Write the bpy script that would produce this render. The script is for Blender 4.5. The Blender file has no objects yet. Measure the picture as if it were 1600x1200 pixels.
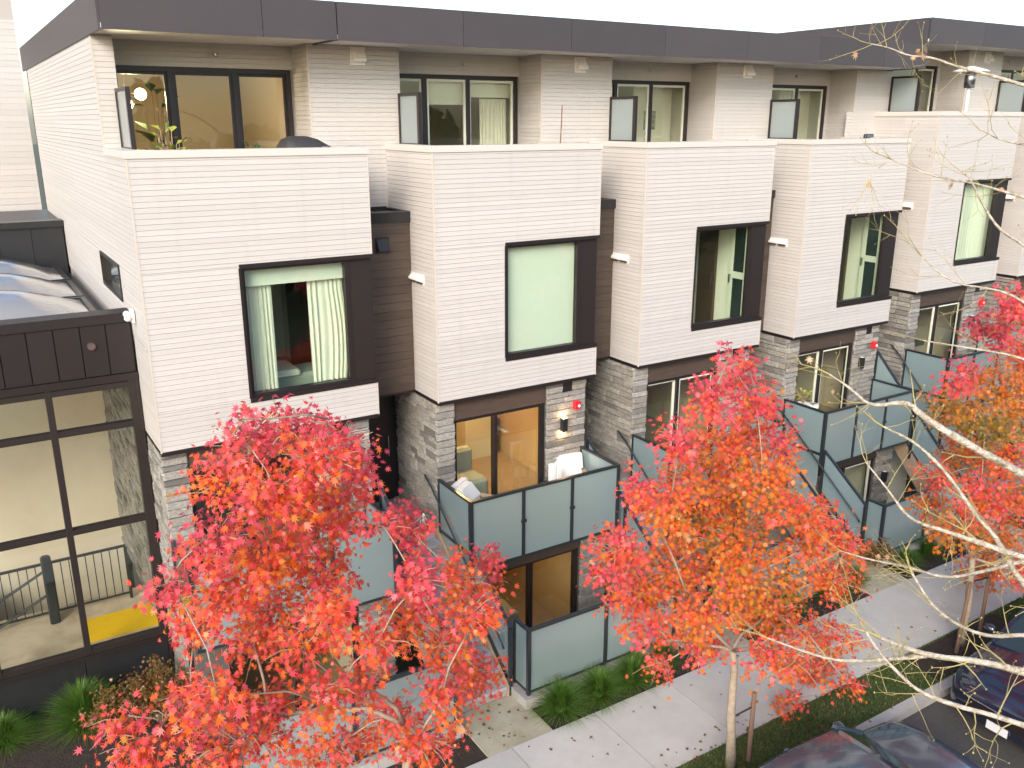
import bpy, math, random
import numpy as np
from mathutils import Vector
random.seed(7); RNG = np.random.default_rng(7)
R_ = math.radians
C = bpy.context.scene.collection
SC = bpy.context.scene

# ------------------------------------------------------------------ camera, sky, sun, exposure
# z = 0 is the height of the drone camera; the street lies about 8.9 m below it
TH, PH, FPX = R_(32.0), math.atan(412 / 1380.0), 1380.0
cam = bpy.data.cameras.new('camera'); camo = bpy.data.objects.new('camera', cam); C.objects.link(camo)
cam.sensor_fit = 'HORIZONTAL'; cam.sensor_width = 36.0; cam.lens = FPX / 1600 * 36.0
cam.clip_start = 0.1; cam.clip_end = 2000
camo.location = (0, 0, 0); camo.rotation_euler = (math.pi / 2 - PH, 0, -TH)
SC.camera = camo

SUN_DIR = Vector((-0.74, -0.72, 0.54)).normalized()          # towards the sun
w = bpy.data.worlds.new('World'); SC.world = w; w.use_nodes = True
nt = w.node_tree; nt.nodes.clear()
sky = nt.nodes.new('ShaderNodeTexSky'); sky.sky_type = 'NISHITA'; sky.sun_disc = False
sky.sun_elevation = math.asin(SUN_DIR.z); sky.sun_rotation = math.atan2(SUN_DIR.x, SUN_DIR.y)
sky.air_density = 1.0; sky.dust_density = 2.0; sky.ozone_density = 1.0
bg = nt.nodes.new('ShaderNodeBackground'); bg.inputs['Strength'].default_value = 0.15
ow = nt.nodes.new('ShaderNodeOutputWorld')
nt.links.new(sky.outputs[0], bg.inputs[0]); nt.links.new(bg.outputs[0], ow.inputs[0])
sun = bpy.data.lights.new('sun', 'SUN'); sun.energy = 1.5; sun.angle = R_(24); sun.color = (1.0, 0.925, 0.85)
suno = bpy.data.objects.new('sun', sun); C.objects.link(suno)
suno.rotation_euler = SUN_DIR.to_track_quat('Z', 'Y').to_euler(); suno.location = (-10, -10, 20)
SC.view_settings.view_transform = 'Standard'; SC.view_settings.look = 'None'
SC.view_settings.gamma = 1; SC.view_settings.use_curve_mapping = False
SC.view_settings.exposure = 1.17
SC.cycles.max_bounces = 8; SC.cycles.transparent_max_bounces = 24
SC.cycles.diffuse_bounces = 4; SC.cycles.glossy_bounces = 3; SC.cycles.transmission_bounces = 4
SC.cycles.caustics_reflective = False; SC.cycles.caustics_refractive = False

# measuring helpers: a photo pixel seen as a ray, met with a real plane
fh = Vector((math.sin(TH), math.cos(TH), 0)); RT = Vector((math.cos(TH), -math.sin(TH), 0)); UZ = Vector((0, 0, 1))
FWD = fh * math.cos(PH) - UZ * math.sin(PH); UPV = fh * math.sin(PH) + UZ * math.cos(PH)
def ray(x, y): return FWD * FPX + RT * (x - 800) + UPV * (600 - y)
def onY(x, y, Y): r = ray(x, y); return r * (Y / r.y)
def onZ(x, y, Z): r = ray(x, y); return r * (Z / r.z)
def atD(x, y, d): return ray(x, y) * (d / FPX)

# ------------------------------------------------------------------ materials
M = {}
def mat(name, col, rough=0.6, var=0.0, nscale=8.0, ncol=None, namt=0.0, bump=0.0, bscale=60.0, metal=0.0, spec=0.5,
        stretch=(1, 1, 1), emit=None, objcol=None, streak=0.0):
    m = bpy.data.materials.new(name); m.use_nodes = True; n = m.node_tree.nodes; l = m.node_tree.links
    b = n['Principled BSDF']; b.inputs['Roughness'].default_value = rough; b.inputs['Metallic'].default_value = metal
    b.inputs['Specular IOR Level'].default_value = spec
    tc = n.new('ShaderNodeTexCoord'); geo = n.new('ShaderNodeNewGeometry')
    mp = n.new('ShaderNodeMapping'); mp.inputs['Scale'].default_value = stretch
    l.new(geo.outputs['Position'], mp.inputs['Vector'])
    cur = None
    if objcol:
        oi = n.new('ShaderNodeObjectInfo'); rp = n.new('ShaderNodeValToRGB'); rp.color_ramp.interpolation = 'LINEAR'
        els = rp.color_ramp.elements
        els[0].position = objcol[0][0]; els[0].color = (*objcol[0][1], 1); els[1].position = objcol[-1][0]; els[1].color = (*objcol[-1][1], 1)
        for p, c in objcol[1:-1]: e = els.new(p); e.color = (*c, 1)
        l.new(oi.outputs['Random'], rp.inputs[0]); cur = rp.outputs[0]
    else:
        rgb = n.new('ShaderNodeRGB'); rgb.outputs[0].default_value = (*col, 1); cur = rgb.outputs[0]
    if namt > 0:
        tx = n.new('ShaderNodeTexNoise'); tx.inputs['Scale'].default_value = nscale; tx.inputs['Detail'].default_value = 6; tx.inputs['Roughness'].default_value = 0.65
        l.new(mp.outputs[0], tx.inputs['Vector'])
        mr = n.new('ShaderNodeMapRange'); mr.inputs[1].default_value = 0.38; mr.inputs[2].default_value = 0.68
        mr.inputs[3].default_value = 0; mr.inputs[4].default_value = namt; l.new(tx.outputs[0], mr.inputs[0])
        mx = n.new('ShaderNodeMix'); mx.data_type = 'RGBA'; l.new(mr.outputs[0], mx.inputs['Factor'])
        l.new(cur, mx.inputs['A']); mx.inputs['B'].default_value = (*(ncol or tuple(c * 0.6 for c in col)), 1); cur = mx.outputs['Result']
    if streak > 0:
        mp2 = n.new('ShaderNodeMapping'); mp2.inputs['Scale'].default_value = (7, 7, 0.35); l.new(geo.outputs['Position'], mp2.inputs['Vector'])
        tx = n.new('ShaderNodeTexNoise'); tx.inputs['Scale'].default_value = 1.0; tx.inputs['Detail'].default_value = 5; l.new(mp2.outputs[0], tx.inputs['Vector'])
        mr = n.new('ShaderNodeMapRange'); mr.inputs[1].default_value = 0.55; mr.inputs[2].default_value = 0.78; mr.inputs[3].default_value = 0; mr.inputs[4].default_value = streak; l.new(tx.outputs[0], mr.inputs[0])
        mx = n.new('ShaderNodeMix'); mx.data_type = 'RGBA'; l.new(mr.outputs[0], mx.inputs['Factor']); l.new(cur, mx.inputs['A']); mx.inputs['B'].default_value = (*tuple(c * 0.62 for c in col), 1); cur = mx.outputs['Result']
    if var > 0:
        oi = n.new('ShaderNodeObjectInfo'); mr = n.new('ShaderNodeMapRange'); mr.inputs[3].default_value = 1 - var; mr.inputs[4].default_value = 1 + var * 0.6
        l.new(oi.outputs['Random'], mr.inputs[0])
        mx = n.new('ShaderNodeMix'); mx.data_type = 'RGBA'; mx.blend_type = 'MULTIPLY'; mx.inputs['Factor'].default_value = 1
        l.new(cur, mx.inputs['A']); l.new(mr.outputs[0], mx.inputs['B']); cur = mx.outputs['Result']
    l.new(cur, b.inputs['Base Color'])
    if bump > 0:
        t2 = n.new('ShaderNodeTexNoise'); t2.inputs['Scale'].default_value = bscale; t2.inputs['Detail'].default_value = 5
        l.new(mp.outputs[0], t2.inputs['Vector'])
        bp = n.new('ShaderNodeBump'); bp.inputs['Strength'].default_value = bump; bp.inputs['Distance'].default_value = 0.02
        l.new(t2.outputs[0], bp.inputs['Height']); l.new(bp.outputs[0], b.inputs['Normal'])
    if emit:
        b.inputs['Emission Color'].default_value = (*emit[0], 1); b.inputs['Emission Strength'].default_value = emit[1]
    M[name] = m; return m

mat('siding', (0.522, 0.502, 0.482), 0.55, var=0.05, nscale=5, ncol=(0.478, 0.452, 0.432), namt=0.5, bump=0.12, bscale=40, stretch=(1.0, 1.0, 9), streak=0.16)
mat('siding_back', (0.42, 0.39, 0.37), 0.8)
mat('cap', (0.56, 0.525, 0.49), 0.4, nscale=3, namt=0.12, ncol=(0.6, 0.55, 0.5))
mat('trim_cream', (0.545, 0.49, 0.425), 0.45)
mat('brown_board', (0.062, 0.044, 0.034), 0.5, var=0.14, nscale=4, ncol=(0.10, 0.072, 0.055), namt=0.8, stretch=(1, 1, 16), bump=0.1)
mat('brown_panel', (0.016, 0.011, 0.010), 0.5, nscale=2, namt=0.25, ncol=(0.022, 0.015, 0.014))
mat('dark_frame', (0.018, 0.014, 0.014), 0.38)
mat('black_metal', (0.016, 0.017, 0.019), 0.32, metal=0.0, nscale=6, namt=0.3, ncol=(0.03, 0.03, 0.033))
mat('rail_metal', (0.022, 0.027, 0.032), 0.3, spec=0.6)
mat('fascia_panel', (0.055, 0.048, 0.052), 0.45, var=0.1, nscale=2, namt=0.2, ncol=(0.075, 0.066, 0.07))
mat('clad_panel', (0.015, 0.011, 0.011), 0.45, var=0.18, nscale=2, namt=0.25, ncol=(0.022, 0.017, 0.016))
mat('soffit', (0.76, 0.71, 0.66), 0.6)
mat('paver', (0.58, 0.57, 0.55), 0.8, nscale=3, namt=0.4, ncol=(0.5, 0.48, 0.45))
mat('bounce_pale', (0.74, 0.71, 0.68), 0.6)
mat('stone', (0.3, 0.29, 0.27), 0.75, nscale=14, ncol=(0.10, 0.095, 0.088), namt=0.65, bump=0.7, bscale=28, stretch=(1, 1, 2.4),
    objcol=[(0.0, (0.14, 0.13, 0.118)), (0.2, (0.26, 0.25, 0.23)), (0.45, (0.34, 0.325, 0.295)), (0.62, (0.40, 0.385, 0.355)), (0.8, (0.29, 0.265, 0.22)), (1.0, (0.46, 0.445, 0.41))])
mat('mortar', (0.09, 0.086, 0.08), 0.9, bump=0.3)
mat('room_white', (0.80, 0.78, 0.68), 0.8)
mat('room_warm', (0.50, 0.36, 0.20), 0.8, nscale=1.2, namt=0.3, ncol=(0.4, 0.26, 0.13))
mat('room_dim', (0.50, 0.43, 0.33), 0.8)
mat('wood_floor', (0.42, 0.32, 0.22), 0.5, nscale=3, namt=0.5, stretch=(1, 12, 1))
mat('concrete', (0.47, 0.465, 0.44), 0.8, var=0.06, nscale=1.6, ncol=(0.39, 0.38, 0.345), namt=0.7, bump=0.15, bscale=90)
mat('path_concrete', (0.42, 0.39, 0.30), 0.85, nscale=2.2, ncol=(0.27, 0.25, 0.15), namt=0.8, bump=0.2)
mat('kerb_concrete', (0.40, 0.39, 0.37), 0.85, var=0.08, nscale=3, ncol=(0.28, 0.27, 0.25), namt=0.6, bump=0.2)
mat('joint', (0.06, 0.055, 0.05), 0.9)
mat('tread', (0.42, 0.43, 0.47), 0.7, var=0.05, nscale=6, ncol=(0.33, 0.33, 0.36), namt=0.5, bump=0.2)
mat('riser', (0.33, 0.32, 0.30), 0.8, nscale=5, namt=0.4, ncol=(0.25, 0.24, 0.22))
mat('asphalt', (0.06, 0.058, 0.058), 0.85, nscale=20, ncol=(0.09, 0.088, 0.085), namt=0.6, bump=0.3, bscale=150)
mat('soil', (0.022, 0.016, 0.012), 0.95, nscale=9, ncol=(0.045, 0.03, 0.02), namt=0.8, bump=0.8, bscale=25)
mat('lawn_base', (0.05, 0.075, 0.018), 0.9, nscale=6, ncol=(0.075, 0.085, 0.03), namt=0.6)
mat('terrain', (0.08, 0.09, 0.05), 0.95, nscale=0.3, namt=0.5, ncol=(0.1, 0.09, 0.07))
mat('atrium_wall', (0.76, 0.70, 0.57), 0.75, nscale=0.8, ncol=(0.68, 0.60, 0.46), namt=0.8)
mat('atrium_floor', (0.58, 0.50, 0.37), 0.7, nscale=1.5, ncol=(0.34, 0.27, 0.18), namt=0.8)
mat('yellow', (0.80, 0.52, 0.01), 0.6, nscale=4, ncol=(0.7, 0.42, 0.01), namt=0.4)
mat('white_paint', (0.78, 0.77, 0.74), 0.45)
mat('white_frame', (0.72, 0.73, 0.62), 0.5)
mat('fabric_white', (0.74, 0.72, 0.68), 0.9, bump=0.3, bscale=200)
mat('curtain', (0.72, 0.70, 0.62), 0.9, bump=0.1)
mat('blind', (0.70, 0.72, 0.66), 0.85)
mat('cover_black', (0.035, 0.033, 0.035), 0.55, bump=0.5, bscale=8)
mat('red', (0.62, 0.02, 0.03), 0.35)
mat('steel', (0.5, 0.5, 0.5), 0.3, metal=1.0)
mat('bark_maple', (0.40, 0.33, 0.25), 0.85, nscale=18, ncol=(0.22, 0.18, 0.13), namt=0.7, bump=0.4)
mat('twig', (0.34, 0.25, 0.17), 0.8)
mat('bark_bare', (0.52, 0.47, 0.40), 0.9, nscale=26, ncol=(0.22, 0.17, 0.10), namt=0.9, bump=1.0, bscale=45)
mat('twig_olive', (0.36, 0.30, 0.11), 0.8, nscale=20, namt=0.5, ncol=(0.26, 0.20, 0.12))
mat('dry_leaf', (0.50, 0.26, 0.12), 0.8)
mat('stake_wood', (0.20, 0.125, 0.085), 0.85, nscale=12, namt=0.5, stretch=(1, 1, 0.2))
mat('strap', (0.02, 0.02, 0.02), 0.7)
mat('car_navy', (0.012, 0.016, 0.035), 0.12, spec=0.8)
mat('car_grey', (0.05, 0.075, 0.10), 0.14, spec=0.8)
mat('car_glass', (0.02, 0.03, 0.03), 0.05, spec=0.9)
mat('tyre', (0.015, 0.015, 0.015), 0.8)
mat('chrome', (0.6, 0.6, 0.62), 0.15, metal=1.0)
mat('plate', (0.75, 0.76, 0.78), 0.4)
mat('headlight', (0.55, 0.58, 0.6), 0.08, spec=0.9)
mat('globe', (1, 0.9, 0.7), 0.3, emit=((1.0, 0.78, 0.45), 5.0))
mat('lamp_glow', (1, 0.8, 0.5), 0.3, emit=((1.0, 0.62, 0.25), 6.0))
mat('pot_white', (0.72, 0.71, 0.70), 0.4)
mat('plant_green', (0.035, 0.085, 0.03), 0.5)
mat('plant_lime', (0.32, 0.34, 0.05), 0.6)
mat('pumpkin', (0.75, 0.25, 0.03), 0.45)
mat('violet', (0.10, 0.08, 0.16), 0.4, nscale=2, namt=0.6, ncol=(0.3, 0.12, 0.14))
mat('art', (0.5, 0.48, 0.4), 0.6, nscale=9, namt=0.9, ncol=(0.05, 0.05, 0.05))
mat('sofa', (0.36, 0.40, 0.36), 0.9)
mat('dark_wood', (0.07, 0.04, 0.022), 0.5)
mat('woodland', (0.05, 0.075, 0.03), 0.8, nscale=0.5, namt=0.7, ncol=(0.075, 0.085, 0.03))
mat('sand_timber', (0.40, 0.30, 0.21), 0.8, nscale=5, namt=0.5, ncol=(0.3, 0.2, 0.13))

for k_ in ('car_navy', 'car_grey'):
    M[k_].node_tree.nodes['Principled BSDF'].inputs['Coat Weight'].default_value = 0.6; M[k_].node_tree.nodes['Principled BSDF'].inputs['Coat Roughness'].default_value = 0.03
def glass(name, tint, boost=1.6, rough=0.0):
    m = bpy.data.materials.new(name); m.use_nodes = True; n = m.node_tree.nodes; l = m.node_tree.links; n.clear()
    o = n.new('ShaderNodeOutputMaterial'); mx = n.new('ShaderNodeMixShader'); t = n.new('ShaderNodeBsdfTransparent'); g = n.new('ShaderNodeBsdfGlossy')
    t.inputs[0].default_value = (*tint, 1); g.inputs['Roughness'].default_value = rough; g.inputs[0].default_value = (0.95, 1.0, 0.97, 1)
    f = n.new('ShaderNodeFresnel'); f.inputs[0].default_value = 1.5
    mu = n.new('ShaderNodeMath'); mu.operation = 'MULTIPLY'; mu.inputs[1].default_value = boost; mu.use_clamp = True
    gm = n.new('ShaderNodeNewGeometry'); iv = n.new('ShaderNodeMath'); iv.operation = 'SUBTRACT'; iv.inputs[0].default_value = boost; l.new(gm.outputs['Backfacing'], iv.inputs[1]); sc_ = n.new('ShaderNodeMath'); sc_.operation = 'MULTIPLY_ADD'; sc_.inputs[1].default_value = -boost; sc_.inputs[2].default_value = boost; l.new(gm.outputs['Backfacing'], sc_.inputs[0]); n.remove(iv)
    l.new(sc_.outputs[0], mu.inputs[1]); l.new(f.outputs[0], mu.inputs[0]); l.new(mu.outputs[0], mx.inputs[0]); l.new(t.outputs[0], mx.inputs[1]); l.new(g.outputs[0], mx.inputs[2]); l.new(mx.outputs[0], o.inputs[0])
    M[name] = m
glass('window_glass', (0.915, 0.965, 0.92), 2.0)
glass('door_glass', (0.95, 0.97, 0.92), 2.5)
glass('atrium_glass', (0.965, 0.97, 0.94), 1.5)
def frosted(name, col, tcol, gl=1.5):
    m = bpy.data.materials.new(name); m.use_nodes = True; n = m.node_tree.nodes; l = m.node_tree.links; n.clear()
    o = n.new('ShaderNodeOutputMaterial'); d = n.new('ShaderNodeBsdfDiffuse'); t = n.new('ShaderNodeBsdfTranslucent'); g = n.new('ShaderNodeBsdfGlossy')
    tr = n.new('ShaderNodeBsdfTransparent'); tr.inputs[0].default_value = (0.6, 0.72, 0.72, 1)
    d.inputs[0].default_value = (*col, 1); t.inputs[0].default_value = (*tcol, 1); g.inputs['Roughness'].default_value = 0.2
    m1 = n.new('ShaderNodeMixShader'); m1.inputs[0].default_value = 0.5; m2 = n.new('ShaderNodeMixShader'); m3 = n.new('ShaderNodeMixShader'); m3.inputs[0].default_value = 0.10
    f = n.new('ShaderNodeFresnel'); gm = n.new('ShaderNodeNewGeometry'); io = n.new('ShaderNodeMath'); io.operation = 'MULTIPLY_ADD'; io.inputs[1].default_value = -gl; io.inputs[2].default_value = gl; l.new(gm.outputs['Backfacing'], io.inputs[0]); f.inputs[0].default_value = 1.5
    mu = n.new('ShaderNodeMath'); mu.operation = 'MULTIPLY'; mu.use_clamp = True; l.new(io.outputs[0], mu.inputs[1])
    l.new(d.outputs[0], m1.inputs[1]); l.new(t.outputs[0], m1.inputs[2]); l.new(m1.outputs[0], m3.inputs[1]); l.new(tr.outputs[0], m3.inputs[2])
    l.new(f.outputs[0], mu.inputs[0]); l.new(mu.outputs[0], m2.inputs[0]); l.new(m3.outputs[0], m2.inputs[1]); l.new(g.outputs[0], m2.inputs[2]); l.new(m2.outputs[0], o.inputs[0])
    M[name] = m
frosted('frosted_glass', (0.42, 0.52, 0.525), (0.58, 0.73, 0.74), 3.0)
frosted('screen_glass', (0.46, 0.52, 0.52), (0.6, 0.68, 0.68))
frosted('dome_glass', (0.50, 0.50, 0.51), (0.75, 0.75, 0.75), 5.0)

def leafmat(name, stops, trans=0.45):
    m = bpy.data.materials.new(name); m.use_nodes = True; n = m.node_tree.nodes; l = m.node_tree.links; n.clear()
    o = n.new('ShaderNodeOutputMaterial'); a = n.new('ShaderNodeAttribute'); a.attribute_name = 'tint'
    rp = n.new('ShaderNodeValToRGB'); els = rp.color_ramp.elements
    els[0].position = stops[0][0]; els[0].color = (*stops[0][1], 1); els[1].position = stops[-1][0]; els[1].color = (*stops[-1][1], 1)
    for p, c in stops[1:-1]: e = els.new(p); e.color = (*c, 1)
    l.new(a.outputs['Fac'], rp.inputs[0])
    p = n.new('ShaderNodeBsdfPrincipled'); p.inputs['Roughness'].default_value = 0.38; p.inputs['Specular IOR Level'].default_value = 0.5
    t = n.new('ShaderNodeBsdfTranslucent'); mx = n.new('ShaderNodeMixShader'); mx.inputs[0].default_value = trans
    l.new(rp.outputs[0], p.inputs['Base Color']); l.new(rp.outputs[0], t.inputs[0])
    l.new(p.outputs[0], mx.inputs[1]); l.new(t.outputs[0], mx.inputs[2]); l.new(mx.outputs[0], o.inputs[0]); M[name] = m
leafmat('maple_leaf', [(0.0, (0.36, 0.05, 0.08)), (0.14, (0.72, 0.08, 0.13)), (0.3, (0.84, 0.13, 0.17)), (0.46, (0.86, 0.11, 0.07)), (0.6, (0.88, 0.20, 0.035)),
                       (0.74, (0.80, 0.26, 0.03)), (0.86, (0.58, 0.28, 0.035)), (1.0, (0.24, 0.20, 0.03))], 0.5)
leafmat('grass_blade', [(0.0, (0.05, 0.12, 0.025)), (0.5, (0.13, 0.27, 0.04)), (0.85, (0.24, 0.37, 0.07)), (1.0, (0.40, 0.33, 0.12))], 0.45)
leafmat('lawn_blade', [(0.0, (0.04, 0.08, 0.015)), (0.6, (0.09, 0.145, 0.028)), (1.0, (0.20, 0.18, 0.06))], 0.3)
leafmat('shrub_leaf', [(0.0, (0.10, 0.05, 0.015)), (0.4, (0.22, 0.10, 0.03)), (0.7, (0.15, 0.14, 0.03)), (1.0, (0.34, 0.10, 0.05))], 0.3)

leafmat('dry_tan', [(0.0, (0.40, 0.20, 0.10)), (1.0, (0.55, 0.34, 0.19))], 0.3)

# ------------------------------------------------------------------ builders
ORIGIN = {}                                   # world position of the thing a part belongs to
def orig(o):
    while o is not None:
        if o.name in ORIGIN: return ORIGIN[o.name]
        o = o.parent
    return Vector((0, 0, 0))
def tag(o, label=None, cat=None, group=None, kind=None):
    if label: o['label'] = label
    if cat: o['category'] = cat
    if group: o['group'] = group
    if kind: o['kind'] = kind
    return o
def thing(name, label, cat, loc=(0, 0, 0), group=None):
    o = bpy.data.objects.new(name, None); C.objects.link(o); o.empty_display_size = 0.3
    o.location = loc; ORIGIN[o.name] = Vector(loc); return tag(o, label, cat, group)

class MB:
    def __init__(s): s.v = []; s.f = []; s.smooth = False
    def add(s, vs, fs):
        b = len(s.v); s.v += [tuple(v) for v in vs]; s.f += [tuple(i + b for i in f) for f in fs]; return s
    def box(s, x0, x1, y0, y1, z0, z1):
        return s.add([(x0, y0, z0), (x1, y0, z0), (x1, y1, z0), (x0, y1, z0), (x0, y0, z1), (x1, y0, z1), (x1, y1, z1), (x0, y1, z1)],
                     [(0, 3, 2, 1), (4, 5, 6, 7), (0, 1, 5, 4), (1, 2, 6, 5), (2, 3, 7, 6), (3, 0, 4, 7)])
    def bbox(s, x0, x1, y0, y1, z0, z1, b=0.02):          # box with bevelled upper and vertical edges
        xs = [(x0, x1, y0, y1, z0), (x0, x1, y0, y1, z1 - b), (x0 + b, x1 - b, y0 + b, y1 - b, z1)]
        vs = []
        for (a, c, d, e, z) in xs:
            k = b if z < z1 else b * 0.6
            vs += [(a + k, d, z), (c - k, d, z), (c, d + k, z), (c, e - k, z), (c - k, e, z), (a + k, e, z), (a, e - k, z), (a, d + k, z)]
        fs = [tuple(range(7, -1, -1)), tuple(range(16, 24))]
        for r in (0, 8):
            for i in range(8): j = (i + 1) % 8; fs.append((r + i, r + j, r + 8 + j, r + 8 + i))
        return s.add(vs, fs)
    def prism(s, poly, axis, a, b):                        # poly in the two other axes
        def P(p, t): return {'x': (t, p[0], p[1]), 'y': (p[0], t, p[1]), 'z': (p[0], p[1], t)}[axis]
        n = len(poly); vs = [P(p, a) for p in poly] + [P(p, b) for p in poly]
        fs = [tuple(range(n - 1, -1, -1)), tuple(range(n, 2 * n))] + [(i, (i + 1) % n, n + (i + 1) % n, n + i) for i in range(n)]
        return s.add(vs, fs)
    def tube(s, pts, rad, n=6, cap=True):
        pts = [Vector(p) for p in pts]; m = len(pts)
        if not hasattr(rad, '__len__'): rad = [rad] * m
        b = len(s.v); ref = None
        for i, p in enumerate(pts):
            t = (pts[min(i + 1, m - 1)] - pts[max(i - 1, 0)])
            if t.length < 1e-9: t = Vector((0, 0, 1))
            t.normalize()
            if ref is None: ref = Vector((0, 0, 1)) if abs(t.z) < 0.9 else Vector((1, 0, 0))
            u = (ref - t * ref.dot(t))
            if u.length < 1e-4: u = Vector((1, 0, 0)).cross(t)
            u.normalize(); v = t.cross(u); ref = u
            for k in range(n):
                a = 2 * math.pi * k / n; q = p + (u * math.cos(a) + v * math.sin(a)) * rad[i]; s.v.append(tuple(q))
        for i in range(m - 1):
            for k in range(n):
                j = (k + 1) % n; s.f.append((b + i * n + k, b + i * n + j, b + (i + 1) * n + j, b + (i + 1) * n + k))
        if cap: s.f.append(tuple(b + k for k in range(n - 1, -1, -1))); s.f.append(tuple(b + (m - 1) * n + k for k in range(n)))
        return s
    def bar(s, a, b, wx=0.04, wz=0.04):                    # rectangular bar between two points
        a = Vector(a); b = Vector(b); t = (b - a).normalized()
        u = Vector((0, 0, 1)).cross(t)
        u = Vector((1, 0, 0)) if u.length < 1e-3 else u.normalized()
        v = t.cross(u); vs = []
        for p in (a, b):
            for su, sv in ((-1, -1), (1, -1), (1, 1), (-1, 1)): vs.append(p + u * su * wx / 2 + v * sv * wz / 2)
        return s.add(vs, [(0, 3, 2, 1), (4, 5, 6, 7), (0, 1, 5, 4), (1, 2, 6, 5), (2, 3, 7, 6), (3, 0, 4, 7)])
    def lathe(s, c, prof, n=16):                           # prof = [(radius, z)...] about a vertical axis at c
        b = len(s.v); c = Vector(c)
        for (r, z) in prof:
            for k in range(n): a = 2 * math.pi * k / n; s.v.append((c.x + r * math.cos(a), c.y + r * math.sin(a), c.z + z))
        for i in range(len(prof) - 1):
            for k in range(n): j = (k + 1) % n; s.f.append((b + i * n + k, b + i * n + j, b + (i + 1) * n + j, b + (i + 1) * n + k))
        s.f.append(tuple(b + k for k in range(n - 1, -1, -1))); s.f.append(tuple(b + (len(prof) - 1) * n + k for k in range(n)))
        return s
    def ball(s, c, r, n=10, sq=(1, 1, 1)):
        m = max(5, n // 2 + 1); pr = []
        c = Vector(c); b = len(s.v)
        for i in range(m + 1):
            th = math.pi * i / m
            for k in range(n): a = 2 * math.pi * k / n; s.v.append((c.x + r * sq[0] * math.sin(th) * math.cos(a), c.y + r * sq[1] * math.sin(th) * math.sin(a), c.z - r * sq[2] * math.cos(th)))
        for i in range(m):
            for k in range(n): j = (k + 1) % n; s.f.append((b + i * n + k, b + i * n + j, b + (i + 1) * n + j, b + (i + 1) * n + k))
        return s
    def loft(s, secs, cap=True):
        n = len(secs[0]); b = len(s.v)
        for q in secs: s.v += [tuple(p) for p in q]
        for i in range(len(secs) - 1):
            for k in range(n): j = (k + 1) % n; s.f.append((b + i * n + k, b + i * n + j, b + (i + 1) * n + j, b + (i + 1) * n + k))
        if cap: s.f.append(tuple(b + k for k in range(n - 1, -1, -1))); s.f.append(tuple(b + (len(secs) - 1) * n + k for k in range(n)))
        return s
    def build(s, name, m, parent=None, smooth=False):
        of = orig(parent) if parent is not None else Vector((0, 0, 0))
        me = bpy.data.meshes.new(name); me.from_pydata([(v[0] - of.x, v[1] - of.y, v[2] - of.z) for v in s.v], [], s.f)
        me.materials.append(M[m] if isinstance(m, str) else m); me.update()
        if smooth: me.polygons.foreach_set('use_smooth', [True] * len(me.polygons))
        o = bpy.data.objects.new(name, me); C.objects.link(o)
        if parent is not None: o.parent = parent
        return o
def struct(name, mb, m): return tag(mb.build(name, m), kind='structure')

UNIT = {}
def unit(m, variant=0):
    """a unit block centred on the origin, a little irregular when variant > 0"""
    k = (m, variant)
    if k not in UNIT:
        r = random.Random(variant * 31 + 5); j = 0.0 if variant == 0 else 0.045
        def q(a): return a + (r.uniform(-j, j) if j else 0)
        b = MB()
        if variant == 0: b.box(-.5, .5, -.5, .5, -.5, .5)
        else:                                            # hewn block: chipped front rim
            vs = []
            for y, ins in ((0.5, 0.0), (-0.15, 0.0), (-0.5, 0.07)):
                for sx, sz in ((-1, -1), (1, -1), (1, 1), (-1, 1)): vs.append((sx * (q(0.5) - ins * 0.5), q(y) if y < 0 else y, sz * (q(0.5) - ins)))
            fs = [(0, 1, 2, 3), (11, 10, 9, 8)]
            for i in (0, 4):
                for t in range(4): u = (t + 1) % 4; fs.append((i + t, i + 4 + t, i + 4 + u, i + u))
            b.add(vs, fs)
        me = bpy.data.meshes.new('block'); me.from_pydata(b.v, [], b.f); me.materials.append(M[m]); me.update(); UNIT[k] = me
    return UNIT[k]
def block(name, m, parent, x0, x1, y0, y1, z0, z1, variant=0, rot=0.0):
    o = bpy.data.objects.new(name, unit(m, variant)); C.objects.link(o); o.parent = parent
    o.location = Vector(((x0 + x1) / 2, (y0 + y1) / 2, (z0 + z1) / 2)) - orig(parent)
    o.scale = (x1 - x0, y1 - y0, z1 - z0) if not rot else (y1 - y0, x1 - x0, z1 - z0); o.rotation_euler = (0, 0, rot); return o

def cells(u0, u1, v0, v1, holes):
    """rectangles of [u0,u1]x[v0,v1] left over round rectangular holes"""
    vs = sorted({v0, v1, *[min(max(h[i], v0), v1) for h in holes for i in (2, 3)]}); out = []
    for a, b in zip(vs, vs[1:]):
        if b - a < 1e-4: continue
        mid = (a + b) / 2; hs = sorted((h[0], h[1]) for h in holes if h[2] < mid < h[3]); c = u0
        for p, q in hs:
            if p - c > 1e-3: out.append((c, p, a, b))
            c = max(c, q)
        if u1 - c > 1e-3: out.append((c, u1, a, b))
    return out
def wallF(mb, x0, x1, z0, z1, y, t, holes=()):      # wall facing the street
    for a, b, c, d in cells(x0, x1, z0, z1, holes): mb.box(a, b, y, y + t, c, d)
def wallS(mb, y0, y1, z0, z1, x, t, holes=()):      # wall facing sideways
    for a, b, c, d in cells(y0, y1, z0, z1, holes): mb.box(x, x + t, a, b, c, d)
BH = 0.075
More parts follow.
